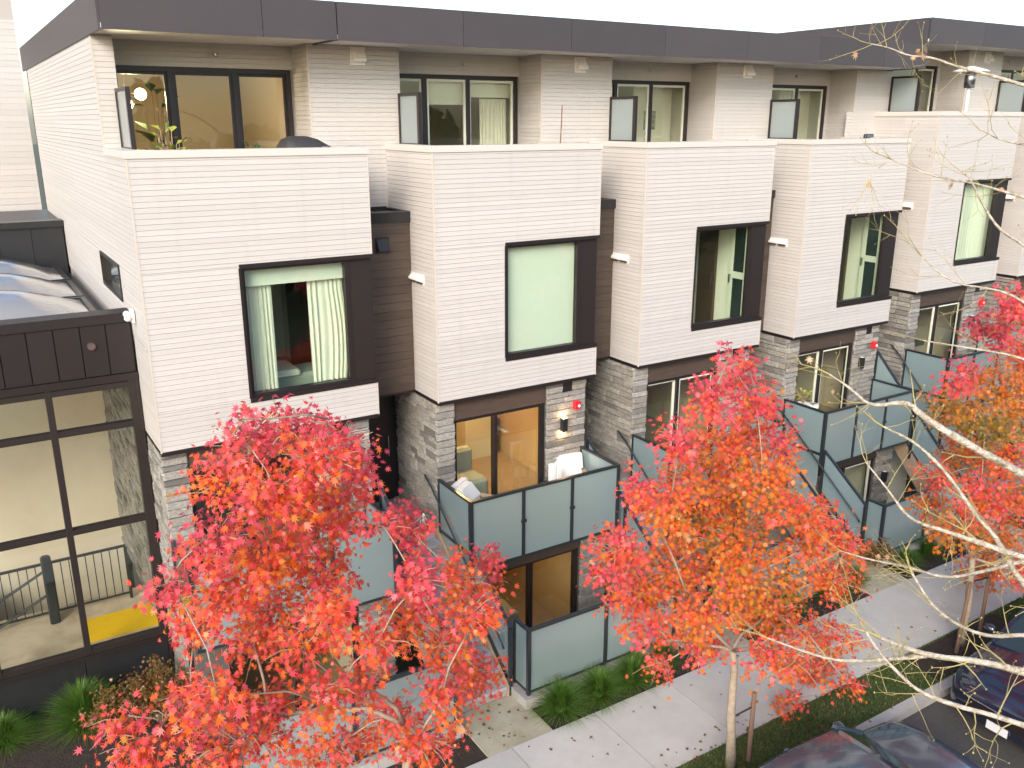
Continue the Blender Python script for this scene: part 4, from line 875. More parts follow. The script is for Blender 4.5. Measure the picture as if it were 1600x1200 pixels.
for r in range(rings + 1):
    th = math.pi * r / rings
    for q in range(n): a = 2 * math.pi * q / n; rad = .10 * math.sin(th) * (1 + .09 * math.cos(8 * a)); b.v.append((6.3 + rad * math.cos(a), 12.83 + rad * math.sin(a), ZM + .08 - .08 * math.cos(th)))
for r in range(rings):
    for q in range(n): b.f.append((r * n + q, r * n + (q + 1) % n, (r + 1) * n + (q + 1) % n, (r + 1) * n + q))
b.build('body', 'pumpkin', T, True); MB().tube([(6.3, 12.83, ZM + .15), (6.315, 12.83, ZM + .2)], .012, 6).build('stalk', 'twig_olive', T)

# ------------------------------------------------------------------ leaves, twigs, crowns
LEAF = [(0, 0), (.07, .12), (.36, -.02), (.17, .22), (.60, .36), (.22, .42), (.40, .78), (.10, .60), (0, 1.08), (-.10, .60), (-.40, .78), (-.22, .42), (-.60, .36), (-.17, .22), (-.36, -.02), (-.07, .12)]
LEAF = np.array(LEAF)
def leaf_cloud(name, m, parent, pos, nrm, tip, size, tint, label=None):
    """one mesh of many lobed leaves: arrays of positions, normals, tip directions, sizes, tints"""
    N = len(pos); K = len(LEAF); of = np.array(orig(parent))
    t = tip - nrm * np.sum(tip * nrm, 1, keepdims=True); t /= np.linalg.norm(t, axis=1, keepdims=True) + 1e-9; s = np.cross(t, nrm)
    lx = LEAF[None, :, 0, None] * s[:, None, :]; ly = LEAF[None, :, 1, None] * t[:, None, :]
    fold = -(np.abs(LEAF[:, 0])[None, :, None] * RNG.uniform(-.3, .9, (N, 1, 1)) + (LEAF[:, 1] ** 2)[None, :, None] * RNG.uniform(-.3, .7, (N, 1, 1))) * nrm[:, None, :]
    V = (pos[:, None, :] + (lx + ly + fold) * size[:, None, None]).reshape(-1, 3) - of
    me = bpy.data.meshes.new(name); me.vertices.add(N * K); me.vertices.foreach_set('co', V.astype(np.float32).ravel())
    me.loops.add(N * K); me.loops.foreach_set('vertex_index', np.arange(N * K, dtype=np.int32))
    me.polygons.add(N); me.polygons.foreach_set('loop_start', np.arange(0, N * K, K, dtype=np.int32)); me.polygons.foreach_set('loop_total', np.full(N, K, dtype=np.int32))
    at = me.attributes.new('tint', 'FLOAT', 'FACE'); at.data.foreach_set('value', np.clip(tint, 0, 1).astype(np.float32))
    me.materials.append(M[m]); me.update(calc_edges=True); me.validate()
    o = bpy.data.objects.new(name, me); C.objects.link(o)
    if parent: o.parent = parent
    o['kind'] = 'stuff'; return o
def unitv(a): return a / (np.linalg.norm(a, axis=1, keepdims=True) + 1e-9)

def maple(label, base, fork, lobes, axisY, leaf=0.066, dens=1.0, seed=1):
    """lobes: photo-measured (px, py, rx, ry, dy, tint) clumps of the crown, set in depth round the trunk"""
    rg = np.random.default_rng(seed); rr = random.Random(seed)
    T = thing('maple_tree', label, 'tree', base, 'street maples in autumn colour'); bx, by, bz = base
    wood = MB(); fx, fy, fz = fork
    tp = [Vector(base) + (Vector(fork) - Vector(base)) * t + Vector((rr.uniform(-.02, .02), rr.uniform(-.02, .02), 0)) * (0 if t in (0, 1) else 1) for t in (0, .12, .3, .5, .7, .85, 1)]
    wood.tube(tp, [.085, .072, .066, .062, .056, .050, .044], 10)
    L = []
    for (px, py, rx, ry, dy, tn) in lobes:
        c = onY(px, py, axisY + dy); d = c.dot(FWD); k = d / FPX; L.append((np.array(c), np.array([rx * k, (rx + ry) * .55 * k, ry * k]), tn))
    # limbs: a few leaders carry the clumps, each clump joined to the nearest leader point below it
    cz = sorted(L, key=lambda q: q[0][2]); top = cz[-1][0]; nodes = [(Vector(fork), .036)]
    lead = []
    order = sorted(L, key=lambda q: np.linalg.norm(q[0] - np.array(fork)))
    for (c, r, tn) in order:
        c = Vector(c); best = None
        for (p, rad) in nodes:
            v = c - p; cost = v.length * (1.0 if v.z > -0.1 else 1.7) + 0.25 * (p - Vector(fork)).length
            if best is None or cost < best[0]: best = (cost, p, rad)
        p, rad = best[1], best[2]; v = c - p; r1 = max(.007, min(rad * .66, .009 + .008 * v.length)); r0 = max(r1, rad * .8)
        side = Vector((rr.uniform(-1, 1), rr.uniform(-1, 1), rr.uniform(-.2, .6))) * v.length * .10
        pts = [p, p + v * .33 + side + Vector((0, 0, v.length * .04)), p + v * .7 + side * .6, c]
        wood.tube(pts, [r0, (r0 * 2 + r1) / 3, (r0 + r1) / 2, r1], 6); nodes.append((c, r1)); nodes.append((pts[2], (r0 + r1) / 2))
    wood.build('trunk', 'bark_maple', T, True)
    P, Nn, Ti, Sz, Tt = [], [], [], [], []; tw = MB()
    ctr = np.mean([c for c, r, t in L], axis=0)
    for (c, r, tn) in L:
        area = math.pi * r[0] * r[2]; ns = max(4, int(area * 140 * dens))
        for _ in range(ns):
            d = rg.normal(size=3); d /= np.linalg.norm(d); q = rg.uniform(.12, 1) ** .5; e = c + d * r * q * (rg.uniform(.8, 1.1) if rg.random() > .16 else rg.uniform(1.1, 1.42))
            out = d * .8 + unitv((e - ctr)[None])[0] * .5 + np.array([0, 0, .25]); out /= np.linalg.norm(out); ln = rg.uniform(.16, .34)
            s0 = e - out * ln * .6; droop = np.array([0, 0, -.06])
            tw.tube([s0, s0 + out * ln * .5, s0 + out * ln + droop], [.005, .004, .002], 3, False)
            nl = rg.integers(8, 14); sv = rg.normal() * .07
            for j in range(nl):
                f = rg.uniform(.15, 1.05); off = rg.normal(size=3) * .055; p = s0 + out * ln * f + droop * f * f + off
                nv = np.array([0, 0, .55]) + out * .55 + np.array([-.25, -.35, 0]) + rg.normal(size=3) * .55
                tv = out * .6 + off * 9 + np.array([0, 0, -.75]) + rg.normal(size=3) * .3
                P.append(p); Nn.append(nv); Ti.append(tv); Sz.append(leaf * rg.uniform(.5, 1.3)); outer = q * max(0, d[2] * .6 + .5)
                Tt.append(tn + sv + rg.normal() * .12 - .14 * outer + .08)
    tw.build('twig', 'twig', T)['kind'] = 'stuff'
    leaf_cloud('crown', 'maple_leaf', T, np.array(P), unitv(np.array(Nn)), unitv(np.array(Ti)), np.array(Sz), np.array(Tt)); return T, len(P)

def dz_(i, n): return ((i * 37) % 11 / 10.0 - .5)
def lob(rows, tn, sp=1.0):
    out = []
    for i, q in enumerate(rows):
        t = q[4] if len(q) > 4 else tn; out.append((q[0], q[1], q[2], q[3], dz_(i, 0) * 1.9 * sp, t))
    return out
L1 = [(372, 655, 14, 16, .2), (432, 640, 12, 18, .2), (482, 642, 12, 20, .22), (512, 655, 12, 16, .2), (385, 690, 45, 38, .30), (450, 668, 42, 36, .25), (505, 700, 55, 45), (555, 720, 30, 55, .28), (345, 740, 48, 42), (430, 765, 75, 55), (520, 795, 60, 55), (330, 830, 45, 36, .3), (420, 860, 85, 52), (500, 885, 55, 52),
      (265, 905, 48, 26, .3), (345, 920, 72, 40), (430, 945, 75, 45), (505, 965, 45, 45), (305, 975, 45, 26), (395, 1002, 55, 26), (470, 1015, 45, 32), (640, 825, 24, 55, .34), (655, 905, 30, 45, .3), (595, 815, 38, 14, .3),
      (640, 965, 55, 42), (592, 1000, 36, 30), (720, 905, 34, 50, .58), (765, 890, 22, 40, .35), (745, 960, 38, 36), (700, 1005, 36, 40), (740, 1055, 42, 40), (690, 1090, 42, 36), (300, 1088, 46, 32, .42), (340, 1085, 52, 45), (200, 1118, 44, 18, .3),
      (420, 1115, 55, 36), (500, 1095, 40, 42), (560, 1062, 36, 34), (615, 1120, 40, 30), (230, 1160, 80, 28), (380, 1165, 90, 36), (520, 1170, 80, 30), (660, 1160, 60, 30)]
L2 = [(1140, 555, 12, 14, .25), (1165, 560, 12, 16, .3), (1152, 582, 30, 34, .34), (1108, 622, 38, 34, .35), (1182, 628, 36, 36, .36), (1150, 682, 72, 45, .55), (1062, 690, 34, 34, .34), (1222, 690, 24, 34, .36), (1105, 742, 75, 42, .62), (1190, 752, 62, 45, .66), (1005, 765, 40, 28, .36), (1255, 795, 48, 36, .5),
      (1045, 795, 60, 42, .6), (1140, 825, 82, 52, .7), (1272, 845, 52, 40, .6), (965, 855, 48, 32, .42), (1050, 885, 82, 42, .6), (1180, 895, 82, 45, .7), (1298, 900, 42, 34, .55), (995, 935, 52, 34, .45), (1095, 955, 72, 36, .6), (1205, 955, 72, 40, .62),
      (1318, 850, 26, 40, .5), (1010, 985, 34, 24, .38), (1090, 1005, 50, 24, .45), (1215, 1022, 72, 26, .5), (1295, 995, 50, 32, .5), (1272, 1055, 58, 28, .5), (1325, 1068, 22, 18, .5), (1235, 1095, 18, 22, .5), (1030, 1038, 30, 14, .4), (960, 900, 34, 22, .36)]
L3 = [(1592, 470, 30, 40, .3), (1552, 518, 36, 36, .28), (1612, 545, 40, 40, .5), (1505, 588, 32, 28, .3), (1562, 600, 48, 40, .72), (1482, 640, 30, 34, .85), (1540, 660, 50, 36, .9), (1600, 650, 42, 52, .78), (1502, 705, 42, 32, .72), (1572, 722, 50, 36, .55),
      (1468, 745, 30, 24, .45), (1532, 772, 52, 34, .45), (1602, 785, 42, 42, .6), (1455, 790, 36, 20, .7), (1492, 832, 48, 26, .75), (1562, 842, 50, 32, .72), (1532, 890, 40, 24, .66), (1590, 890, 30, 28, .5), (1650, 600, 46, 90, .6), (1665, 760, 46, 70, .6), (1640, 860, 40, 40, .6), (1655, 480, 40, 60, .4)]
n1 = maple('crimson red maple standing in front of the end house', (3.2, 7.35, GZ), (3.25, 7.35, -6.15), lob(L1, .45), 7.35, dens=1.2, seed=3)[1]
n2 = maple('orange and pink maple with a bare lower trunk by the sidewalk', (8.32, 7.35, GZ), (8.2, 7.38, -7.0), lob(L2, .70), 7.4, dens=1.1, seed=5)[1]
n3 = maple('olive and orange maple held by two stakes at the right edge', (14.05, 7.4, GZ), (13.95, 7.4, -7.2), lob(L3, .6), 7.45, seed=8)[1]
print('leaves', n1, n2, n3)
def stake(x, y, h, label, tree=None, lean=0.0):
    T = thing('tree_stake', label, 'stake', (x, y, GZ), 'wooden stakes by the maples')
    MB().tube([(x, y, GZ - .1), (x + lean, y, GZ + h * .5), (x + lean * 2, y, GZ + h)], [.035, .034, .033], 8).build('post', 'stake_wood', T)
    if tree: MB().tube([(x + lean * 1.6, y, GZ + h * .8), Vector(tree)], .014, 5).build('strap', 'strap', T)
stake(8.62, 7.3, 1.15, 'short wooden stake strapped to the orange maple trunk', (8.3, 7.35, GZ + .85))
stake(13.72, 7.3, 1.35, 'leaning wooden stake at the left of the right maple trunk', (14.02, 7.38, GZ + 1.2), .05)
stake(14.62, 7.42, 1.45, 'thin wooden stake at the right of the right maple trunk', (14.05, 7.4, GZ + 1.25))

# ------------------------------------------------------------------ grasses, shrubs, lawn
def blades_mesh(name, m, parent, roots, tips, width, tint, seg=3):
    """arching grass blades as ribbons"""
    N = len(roots); of = np.array(orig(parent)) if parent else np.zeros(3); d = tips - roots; hz = d.copy(); hz[:, 2] = 0
    sd = np.stack([-hz[:, 1], hz[:, 0], np.zeros(N)], 1); sd = unitv(sd + 1e-6); rows = []
    for k in range(seg + 1):
        t = k / seg; c = roots + hz * (t ** 1.7) + np.array([0, 0, 1.0]) * (np.sin(t * 2.1) / math.sin(2.1) if False else (1.9 * t - .9 * t * t))[..., None] * d[:, 2:3] if False else roots + hz * (t ** 1.7) + np.concatenate([np.zeros((N, 2)), d[:, 2:3] * (1.9 * t - .9 * t * t)], 1)
        wdt = width[:, None] * (1 - t * .92); rows.append(c - sd * wdt); rows.append(c + sd * wdt)
    V = np.stack(rows, 1).reshape(-1, 3) - of; K = 2 * (seg + 1); quad = np.array([[2 * k, 2 * k + 1, 2 * k + 3, 2 * k + 2] for k in range(seg)])
    F = (quad[None] + (np.arange(N) * K)[:, None, None]).reshape(-1, 4); nf = len(F)
    me = bpy.data.meshes.new(name); me.vertices.add(len(V)); me.vertices.foreach_set('co', V.astype(np.float32).ravel()); me.loops.add(nf * 4); me.loops.foreach_set('vertex_index', F.astype(np.int32).ravel())
    me.polygons.add(nf); me.polygons.foreach_set('loop_start', np.arange(0, nf * 4, 4, dtype=np.int32)); me.polygons.foreach_set('loop_total', np.full(nf, 4, dtype=np.int32))
    at = me.attributes.new('tint', 'FLOAT', 'FACE'); at.data.foreach_set('value', np.repeat(np.clip(tint, 0, 1), seg).astype(np.float32))
    me.materials.append(M[m]); me.update(calc_edges=True); o = bpy.data.objects.new(name, me); C.objects.link(o)
    if parent: o.parent = parent
    o['kind'] = 'stuff'; return o
def tuft(x, y, r, h, label, n=900, seed=0, group='ornamental grasses in the planting bed'):
    rg = np.random.default_rng(seed + 50); T = thing('ornamental_grass', label, 'grass clump', (x, y, GZ - .03), group)
    a = rg.uniform(0, 6.283, n); k = rg.uniform(0, 1, n) ** .6; root = np.stack([x + np.cos(a) * .12 * k, y + np.sin(a) * .09 * k, np.full(n, GZ - .03)], 1)
    a2 = a + rg.normal(0, .35, n); reach = r * k * rg.uniform(.75, 1.15, n); up = h * .95 * (1 - .72 * k ** 2) * rg.uniform(.7, 1.1, n) * np.where(k > .8, .6, 1)
    tip = root + np.stack([np.cos(a2) * reach, np.sin(a2) * reach, up], 1)
    blades_mesh('foliage', 'grass_blade', T, root, tip, rg.uniform(.005, .009, n), rg.beta(2, 2.2, n) * .9 + (rg.uniform(0, 1, n) > .96) * .3, 5)
TU = [(6.98, 9.70, .60, .56, 'large green grass clump at the corner of the concrete curb'), (7.72, 9.68, .58, .52, 'large green grass clump, second from the curb corner'), (8.40, 9.70, .50, .48, 'green grass clump under the left leaves of the orange maple'),
      (8.62, 9.88, .38, .40, 'green grass clump close against the curb behind the third clump'), (9.2, 9.85, .38, .42, 'green grass clump half shaded by the orange maple'), (13.5, 9.8, .40, .42, 'grass clump right of the orange maple by the sidewalk'),
      (14.3, 9.9, .36, .40, 'grass clump close to the glass behind twigs'), (15.85, 9.8, .42, .42, 'bluish grass clump beside the far sidewalk'), (16.7, 9.85, .42, .44, 'dark green grass clump farthest along the bed'), (11.6, 9.8, .4, .42, 'grass clump hidden behind the orange maple crown'), (12.4, 9.85, .4, .42, 'second grass clump hidden behind the orange maple crown'),
      (0.55, 13.3, .72, .78, 'tall bright grass clump against the black atrium base'), (-.55, 13.5, .58, .5, 'low grass clump at the bottom left corner')]
for k, (x, y, r, h, lab) in enumerate(TU): tuft(x, y, r, h, lab, 1500 if r > .65 else 1000 if r > .45 else 800, k)
def shrub(x, y, r, h, label, seed, n=1500, m='shrub_leaf', size=.045):
    rg = np.random.default_rng(seed); T = thing('shrub', label, 'shrub', (x, y, GZ - .03)); st = MB()
    P = []
    for k in range(34):
        a = rg.uniform(0, 6.28); q = rg.uniform(.2, 1); e = np.array([x + math.cos(a) * r * q, y + math.sin(a) * r * q, GZ + h * rg.uniform(.45, 1) * (1 - .3 * q)]); mid = np.array([x + math.cos(a) * r * q * .4, y + math.sin(a) * r * q * .4, GZ + (e[2] - GZ) * .6])
        st.tube([(x, y, GZ - .03), mid, e], [.008, .005, .002], 4, False)
        for j in range(n // 34): t = rg.uniform(.35, 1.05); P.append(mid + (e - mid) * t + rg.normal(size=3) * .07)
    P = np.array(P); N = len(P); st.build('stem', 'twig', T)
    leaf_cloud('foliage', m, T, P, unitv(rg.normal(size=(N, 3)) + np.array([0, -.2, .7])), unitv(rg.normal(size=(N, 3)) + np.array([0, 0, -.2])), rg.uniform(.6, 1.3, N) * size, rg.beta(1.6, 1.6, N))
shrub(1.55, 12.7, .62, 1.05, 'brownish olive shrub between the atrium base and the red maple', 4, 3400)
shrub(1.0, 12.75, .5, .85, 'reddish brown low shrub between the grass clump and the olive shrub', 9, 2400)
shrub(15.2, 10.0, .5, .7, 'orange tinged low shrub by the far patio fence', 6, 1400)
rg = np.random.default_rng(12); N = 26000
X = rg.uniform(3, 18, N); Y = rg.uniform(6.96, 7.74, N); keep = ~((X > 12.75) & (X < 15.5) & (Y > 7.02) & (Y < 7.68)); X, Y = X[keep], Y[keep]; N = len(X); root = np.stack([X, Y, np.full(N, GZ - .013)], 1)
lawn = blades_mesh('lawn_grass', 'lawn_blade', None, root, root + np.stack([rg.normal(0, .022, N), rg.normal(0, .022, N), rg.uniform(.025, .06, N)], 1), np.full(N, .0045), rg.beta(2, 2, N) + .25 * (np.sin(X * 3.1) * np.sin(Y * 7)), 2)
tag(lawn, 'mown green lawn strip between sidewalk and kerb', 'grass')
# fallen leaves
N = 270; X = np.concatenate([rg.uniform(3, 17, 170), rg.normal(8.6, 1.5, 80), rg.normal(5.9, .3, 20)]); Y = np.concatenate([rg.uniform(6.85, 10.0, 170), rg.normal(7.6, .5, 80), rg.uniform(9.4, 10.3, 20)])
Zs = np.where((Y < 7.75) & (Y > 6.95), GZ + .03, GZ + .012); P = np.stack([X, Y, Zs], 1)
o = leaf_cloud('fallen_leaves', 'shrub_leaf', None, P, unitv(rg.normal(0, .18, (N, 3)) + np.array([0, 0, 1])), unitv(np.stack([rg.normal(size=N), rg.normal(size=N), np.zeros(N)], 1)), rg.uniform(.04, .075, N), rg.uniform(0, 1, N)); tag(o, 'scattered fallen maple leaves on the sidewalk and lawn', 'fallen leaves')

# ------------------------------------------------------------------ bare street tree reaching in from the right
BT = thing('bare_tree', 'pale leafless tree reaching its bare branches in from the right', 'tree', (11.1, -0.5, GZ))
TR = Vector((11.1, -0.5, GZ)); hub = Vector((10.6, -0.1, -5.2)); hub2 = Vector((10.9, -0.2, -3.6))
tk = MB(); tk.tube([TR, TR + Vector((.03, .03, 1.2)), TR + Vector((-.1, .1, 2.5)), hub, (hub + hub2) / 2 + Vector((.05, 0, 0)), hub2, Vector((10.8, 0.1, -1.0)), Vector((10.9, .2, 2.0))], [.26, .2, .18, .17, .14, .12, .08, .03], 12)
tk.build('trunk', 'bark_bare', BT, True)
limbs = [   # photo-measured runs: (px, py, distance, radius)
    ([(1720, 815, 5.3, .030), (1600, 745, 5.1, .024), (1520, 700, 5.0, .021), (1440, 650, 5.0, .018), (1415, 628, 5.0, .016), (1360, 632, 5.0, .009), (1330, 612, 5.0, .007), (1293, 583, 5.05, .005)], hub2),
    ([(1720, 985, 5.0, .030), (1600, 925, 5.0, .017), (1558, 845, 5.0, .013), (1527, 802, 5.0, .012), (1481, 739, 5.05, .010), (1432, 694, 5.1, .008), (1378, 665, 5.1, .006)], hub),
    ([(1720, 900, 4.7, .026), (1600, 868, 4.7, .018), (1540, 852, 4.7, .015), (1480, 830, 4.75, .011), (1425, 812, 4.8, .008), (1390, 768, 4.8, .006), (1357, 720, 4.85, .004)], hub),
    ([(1720, 1080, 4.5, .034), (1600, 1047, 4.5, .021), (1525, 1032, 4.5, .018), (1450, 1027, 4.55, .014), (1375, 1000, 4.6, .010)], hub),
    ([(1450, 1027, 4.55, .012), (1335, 1034, 4.6, .009), (1285, 1025, 4.6, .007), (1200, 994, 4.65, .004)], None),
    ([(1720, 845, 5.6, .022), (1600, 878, 5.6, .014), (1532, 896, 5.6, .011), (1475, 901, 5.6, .009), (1425, 890, 5.65, .008), (1350, 870, 5.7, .006), (1312, 861, 5.7, .004)], hub),
    ([(1720, 990, 5.4, .024), (1600, 990, 5.4, .014), (1540, 992, 5.4, .012), (1490, 976, 5.4, .010), (1455, 945, 5.45, .009), (1425, 893, 5.5, .007)], hub),
    ([(1720, 1180, 4.2, .026), (1560, 1122, 4.2, .012), (1505, 1110, 4.2, .011), (1440, 1080, 4.25, .009), (1400, 1050, 4.3, .008), (1370, 1012, 4.3, .006), (1345, 970, 4.3, .004)], hub),
    ([(1720, 165, 5.8, .024), (1600, 136, 5.7, .013), (1540, 118, 5.7, .010), (1490, 105, 5.7, .008), (1455, 92, 5.7, .007), (1420, 84, 5.75, .006), (1390, 76, 5.8, .004), (1355, 66, 5.8, .003)], hub2),
    ([(1720, 345, 5.2, .018), (1600, 310, 5.2, .009), (1525, 290, 5.2, .007), (1488, 278, 5.2, .006), (1445, 268, 5.25, .005), (1390, 250, 5.3, .003)], hub2),
    ([(1390, 250, 5.3, .004), (1376, 258, 5.3, .0035), (1364, 272, 5.3, .003), (1356, 284, 5.3, .002)], None),
    ([(1720, 470, 5.0, .016), (1600, 385, 5.0, .009), (1560, 355, 5.0, .008), (1532, 310, 5.0, .006), (1515, 280, 5.0, .005), (1500, 262, 5.05, .003)], hub2),
    ([(1720, 250, 5.5, .012), (1600, 228, 5.5, .006), (1581, 222, 5.5, .005), (1557, 214, 5.5, .004), (1542, 211, 5.5, .003)], hub2),
    ([(1720, 560, 5.3, .018), (1600, 470, 5.3, .007), (1555, 455, 5.3, .006), (1480, 440, 5.35, .005), (1420, 380, 5.4, .003)], hub2),
    ([(1720, 620, 5.6, .014), (1600, 560, 5.6, .007), (1520, 545, 5.6, .006), (1440, 532, 5.65, .003)], hub2)]
tw = MB(); lf = []; rb = random.Random(21)
def twigs(p, d, L, r, lvl, mb):
    n = 4; pts = [p]; q = p; dd = d.copy()
    for k in range(n):
        dd = (dd + Vector((rb.uniform(-1, 1), rb.uniform(-1, 1), rb.uniform(-.6, .9))) * .28).normalized(); q = q + dd * L / n; pts.append(q)
    mb.tube(pts, [r * (1 - .2 * k) for k in range(n + 1)], 4, False)
    if lvl > 0:
        for k in range(1, n):
            if rb.random() < .75: twigs(pts[k], (dd + Vector((rb.uniform(-1, 1), rb.uniform(-1, 1), rb.uniform(-.7, .7))) * 1.1).normalized(), L * rb.uniform(.35, .6), r * .6, lvl - 1, mb)
    mb.ball(pts[-1], min(r * 1.4, .0045), 5, (1, 1, 1.4))
    if rb.random() < .012: lf.append(pts[-1])
for pts, h in limbs:
    W = [atD(x, y, d) for (x, y, d, r) in pts]; Rr = [q[3] for q in pts]
    W = [w_ + Vector((rb.uniform(-.012, .012), rb.uniform(-.012, .012), rb.uniform(-.016, .016))) for w_ in W]
    if h is not None: W = [h.copy(), h + (W[0] - h) * .5 + Vector((0, 0, .25))] + W; Rr = [.07, .048] + Rr
    # smooth by midpoint refinement
    for _ in range(2):
        w2, r2 = [W[0]], [Rr[0]]
        for k in range(len(W) - 1): w2 += [W[k] * .75 + W[k + 1] * .25, W[k] * .25 + W[k + 1] * .75]; r2 += [Rr[k] * .75 + Rr[k + 1] * .25, Rr[k] * .25 + Rr[k + 1] * .75]
        W, Rr = w2 + [W[-1]], r2 + [Rr[-1]]
    Rr = [q * rb.uniform(.88, 1.14) for q in Rr]; lm = MB(); lm.tube(W, Rr, 7); lm.build('limb', 'bark_bare', BT, True)
    for k in range(len(W)):
        if Rr[k] < .026 and rb.random() < .5:
            d = (W[min(k + 1, len(W) - 1)] - W[k - 1]).normalized(); sd = Vector((rb.uniform(-1, 1), rb.uniform(-1, 1), rb.uniform(-.9, 1.0)))
            twigs(W[k], (d * .5 + sd * .8).normalized(), rb.uniform(.12, .42), max(.0025, Rr[k] * .32), 1, tw)
    twigs(W[-1], (W[-1] - W[-3]).normalized(), .22, max(.0025, Rr[-1] * .9), 1, tw)
tag(tw.build('twig', 'twig_olive', BT), kind='stuff')
extra = [atD(1437, 76, 5.7), atD(1442, 84, 5.68), atD(1430, 88, 5.7), atD(1446, 72, 5.7), atD(1355, 285, 5.3), atD(1489, 284, 5.2), atD(1565, 292, 5.0), atD(1388, 866, 5.6), atD(1373, 865, 5.6), atD(1298, 600, 5.0), atD(1302, 608, 5.0), atD(1440, 80, 5.72), atD(1336, 80, 5.8)]
Pp = np.array([tuple(p) for p in extra + lf]); N = len(Pp)
leaf_cloud('dry_leaf', 'dry_tan', BT, Pp, unitv(rg.normal(size=(N, 3)) + np.array([-.4, -1, 0])), unitv(rg.normal(0, .3, (N, 3)) + np.array([0, 0, -1])), rg.uniform(.03, .06, N), rg.uniform(.85, 1, N))

# ------------------------------------------------------------------ woodland across the street, seen only in the window panes
rg = np.random.default_rng(31); P = []; wd = MB()
for k in range(26):
    x = -22 + k * 3.1 + rg.normal(0, .8); y = rg.uniform(-24, -13); ht = rg.uniform(6.5, 12.5); r = rg.uniform(1.6, 2.6)
    wd.tube([(x, y, GZ - .1), (x, y, GZ + ht * .8)], [.25, .06], 6, False); n = 260; t = rg.uniform(.12, 1, n); a = rg.uniform(0, 6.28, n); q = r * (1.05 - t * .75) * rg.uniform(.3, 1, n) ** .5
    P.append(np.stack([x + np.cos(a) * q, y + np.sin(a) * q, GZ + ht * t], 1))
P = np.concatenate(P); N = len(P)
s_ = unitv(rg.normal(size=(N, 3))); t_ = unitv(np.cross(s_, rg.normal(size=(N, 3)))); sz = rg.uniform(.35, .8, (N, 1)); b0 = len(wd.v)
V = np.stack([P - s_ * sz, P + t_ * sz * .8, P + s_ * sz, P - t_ * sz * .8], 1).reshape(-1, 3)
wd.v += [tuple(v) for v in V]; wd.f += [(b0 + 4 * i, b0 + 4 * i + 1, b0 + 4 * i + 2, b0 + 4 * i + 3) for i in range(N)]
tag(wd.build('woodland', 'woodland'), 'dark green trees across the street, reflected in the window panes', 'woodland', kind='stuff')

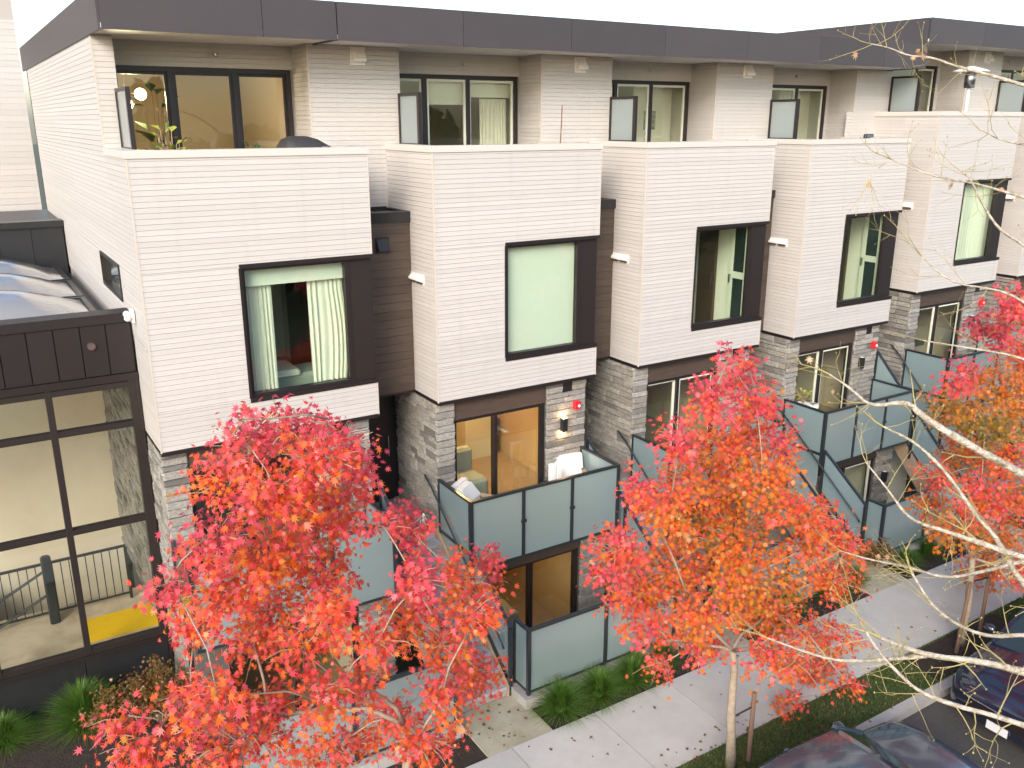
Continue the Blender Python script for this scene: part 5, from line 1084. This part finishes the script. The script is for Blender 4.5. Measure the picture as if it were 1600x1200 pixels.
# ------------------------------------------------------------------ parked cars
def car(xf, yc, sg, L, wd, hh, paint, label, kind='car'):
    """sg = +1: nose at xf pointing to -X; sg = -1: tail at xf, nose away to the left"""
    z0 = GZ - .13; T = thing('parked_car', label, kind, (xf + L / 2, yc, z0), 'cars parked along the kerb'); w = wd / 2
    def X(s): return xf + s * L if sg > 0 else xf + (1 - s) * L
    def ring(s, k, zb, zt, cr=.03):
        x = X(s); return [(x, yc - w * k * .86, z0 + zb), (x, yc - w * k, z0 + zb + .14), (x, yc - w * k, z0 + zt - .20), (x, yc - w * k * .95, z0 + zt - .06), (x, yc - w * k * .84, z0 + zt), (x, yc - w * k * .4, z0 + zt + cr), (x, yc + w * k * .4, z0 + zt + cr),
                (x, yc + w * k * .84, z0 + zt), (x, yc + w * k * .95, z0 + zt - .06), (x, yc + w * k, z0 + zt - .20), (x, yc + w * k, z0 + zb + .14), (x, yc + w * k * .86, z0 + zb)]
    be = hh * .60; b = MB(); b.loft([ring(0, .70, .34, be * .66), ring(.012, .82, .26, be * .76), ring(.04, .92, .22, be * .86), ring(.10, .98, .22, be * .93), ring(.24, 1, .22, be), ring(.5, 1, .22, be * 1.02), ring(.86, 1, .22, be * 1.04), ring(.95, .97, .25, be * 1.02), ring(.99, .88, .3, be * .95), ring(1, .78, .36, be * .85)])
    b.build('body', paint, T, True)
    def cr(s, k, z): return [(X(s), yc - w * k, z0 + z), (X(s), yc + w * k, z0 + z)]
    g = MB(); rows = [cr(.235, .86, be), cr(.42, .72, hh - .06), cr(.62, .73, hh - .03), cr(.86, .72, hh - .07), cr(.965, .84, be * 1.03)]; base = [cr(.235, .86, be), cr(.42, .92, be), cr(.62, .93, be), cr(.86, .92, be), cr(.965, .84, be)]
    vs = [p for r in rows for p in r] + [p for r in base for p in r]; fs = []
    for i in range(4): fs += [(2 * i, 2 * i + 1, 2 * i + 3, 2 * i + 2), (2 * i, 2 * i + 2, 12 + 2 * i, 10 + 2 * i), (2 * i + 1, 11 + 2 * i, 13 + 2 * i, 2 * i + 3)]
    g.add(vs, fs); g.build('window', 'car_glass', T)
    r = MB(); secs = []
    for (s, k, z) in ((.41, .70, hh - .07), (.45, .73, hh - .02), (.62, .735, hh + .01), (.84, .73, hh - .03), (.88, .69, hh - .09)): x = X(s); secs.append([(x, yc - w * k, z0 + z - .05), (x, yc - w * k * .9, z0 + z), (x, yc, z0 + z + .025), (x, yc + w * k * .9, z0 + z), (x, yc + w * k, z0 + z - .05), (x, yc, z0 + z - .06)])
    r.loft(secs); r.build('roof', paint, T, True)
    for sy in (-1, 1):
        for (s1, k1, a, s2, k2, c) in ((.235, .865, be, .42, .725, hh - .06), (.62, .935, be, .62, .735, hh - .04), (.965, .845, be, .86, .725, hh - .07)):
            MB().bar((X(s1), yc + sy * w * k1, z0 + a), (X(s2), yc + sy * w * k2, z0 + c), .06, .05).build('pillar', paint, T)
        MB().ball((X(.29), yc + sy * w * 1.08, z0 + be + .06), .10, 10, (.7, 1, .75)).build('mirror', paint, T, True)
        MB().ball((X(.045), yc + sy * w * .70, z0 + be * .74), .15, 10, (.7, 1.3, .55)).build('headlight', 'headlight', T, True)
        MB().ball((X(.985), yc + sy * w * .72, z0 + be * .82), .14, 10, (.5, 1.2, .7)).build('tail_light', 'red', T, True)
        for s in (.19, .80):
            cx, rr = X(s), .34; t = MB(); pr = [(.2, -.1), (rr - .03, -.11), (rr, -.07), (rr, .07), (rr - .03, .11), (.2, .1)]; n = 20; vs = [(cx + q * math.cos(6.2832 * k / n), yc + sy * (w - .10) + o, z0 + rr + q * math.sin(6.2832 * k / n)) for (q, o) in pr for k in range(n)]
            fs = [(i * n + k, i * n + (k + 1) % n, (i + 1) * n + (k + 1) % n, (i + 1) * n + k) for i in range(5) for k in range(n)]; t.add(vs, fs); to = t.build('wheel', 'tyre', T, True)
            q = MB(); q.tube([(cx, yc + sy * (w - .2), z0 + rr), (cx, yc + sy * (w - .03), z0 + rr)], .215, 16); q.build('rim', 'steel', to)
    fx = X(0) - sg * .012; fr = sorted((fx, fx + sg * .10))
    MB().box(fr[0], fr[1], yc - w * .52, yc + w * .52, z0 + be * .44, z0 + be * .60).build('grille', 'dark_frame', T)
    MB().tube([(X(.02), yc - w * .8, z0 + be * .63), (X(-.004), yc - w * .45, z0 + be * .63), (X(-.006), yc, z0 + be * .63), (X(-.004), yc + w * .45, z0 + be * .63), (X(.02), yc + w * .8, z0 + be * .63)], .016, 6).build('chrome_strip', 'chrome', T, True)
    px = sorted((X(0) - sg * .028, X(0) - sg * .014)); MB().box(px[0], px[1], yc - .16, yc + .16, z0 + be * .30, z0 + be * .43).build('number_plate', 'plate', T)
    px = sorted((X(1) + sg * .006, X(1) + sg * .02)); MB().box(px[0], px[1], yc - .16, yc + .16, z0 + be * .5, z0 + be * .62).build('number_plate', 'plate', T)
    return T
car(12.05, 5.62, 1, 4.7, 1.9, 1.68, 'car_navy', 'dark navy car with shiny hood parked by the tree pit, lower right corner')
car(6.3, 5.5, -1, 4.45, 1.8, 1.40, 'car_grey', 'grey-blue car ahead of the navy one, only its rear top showing at the bottom edge')
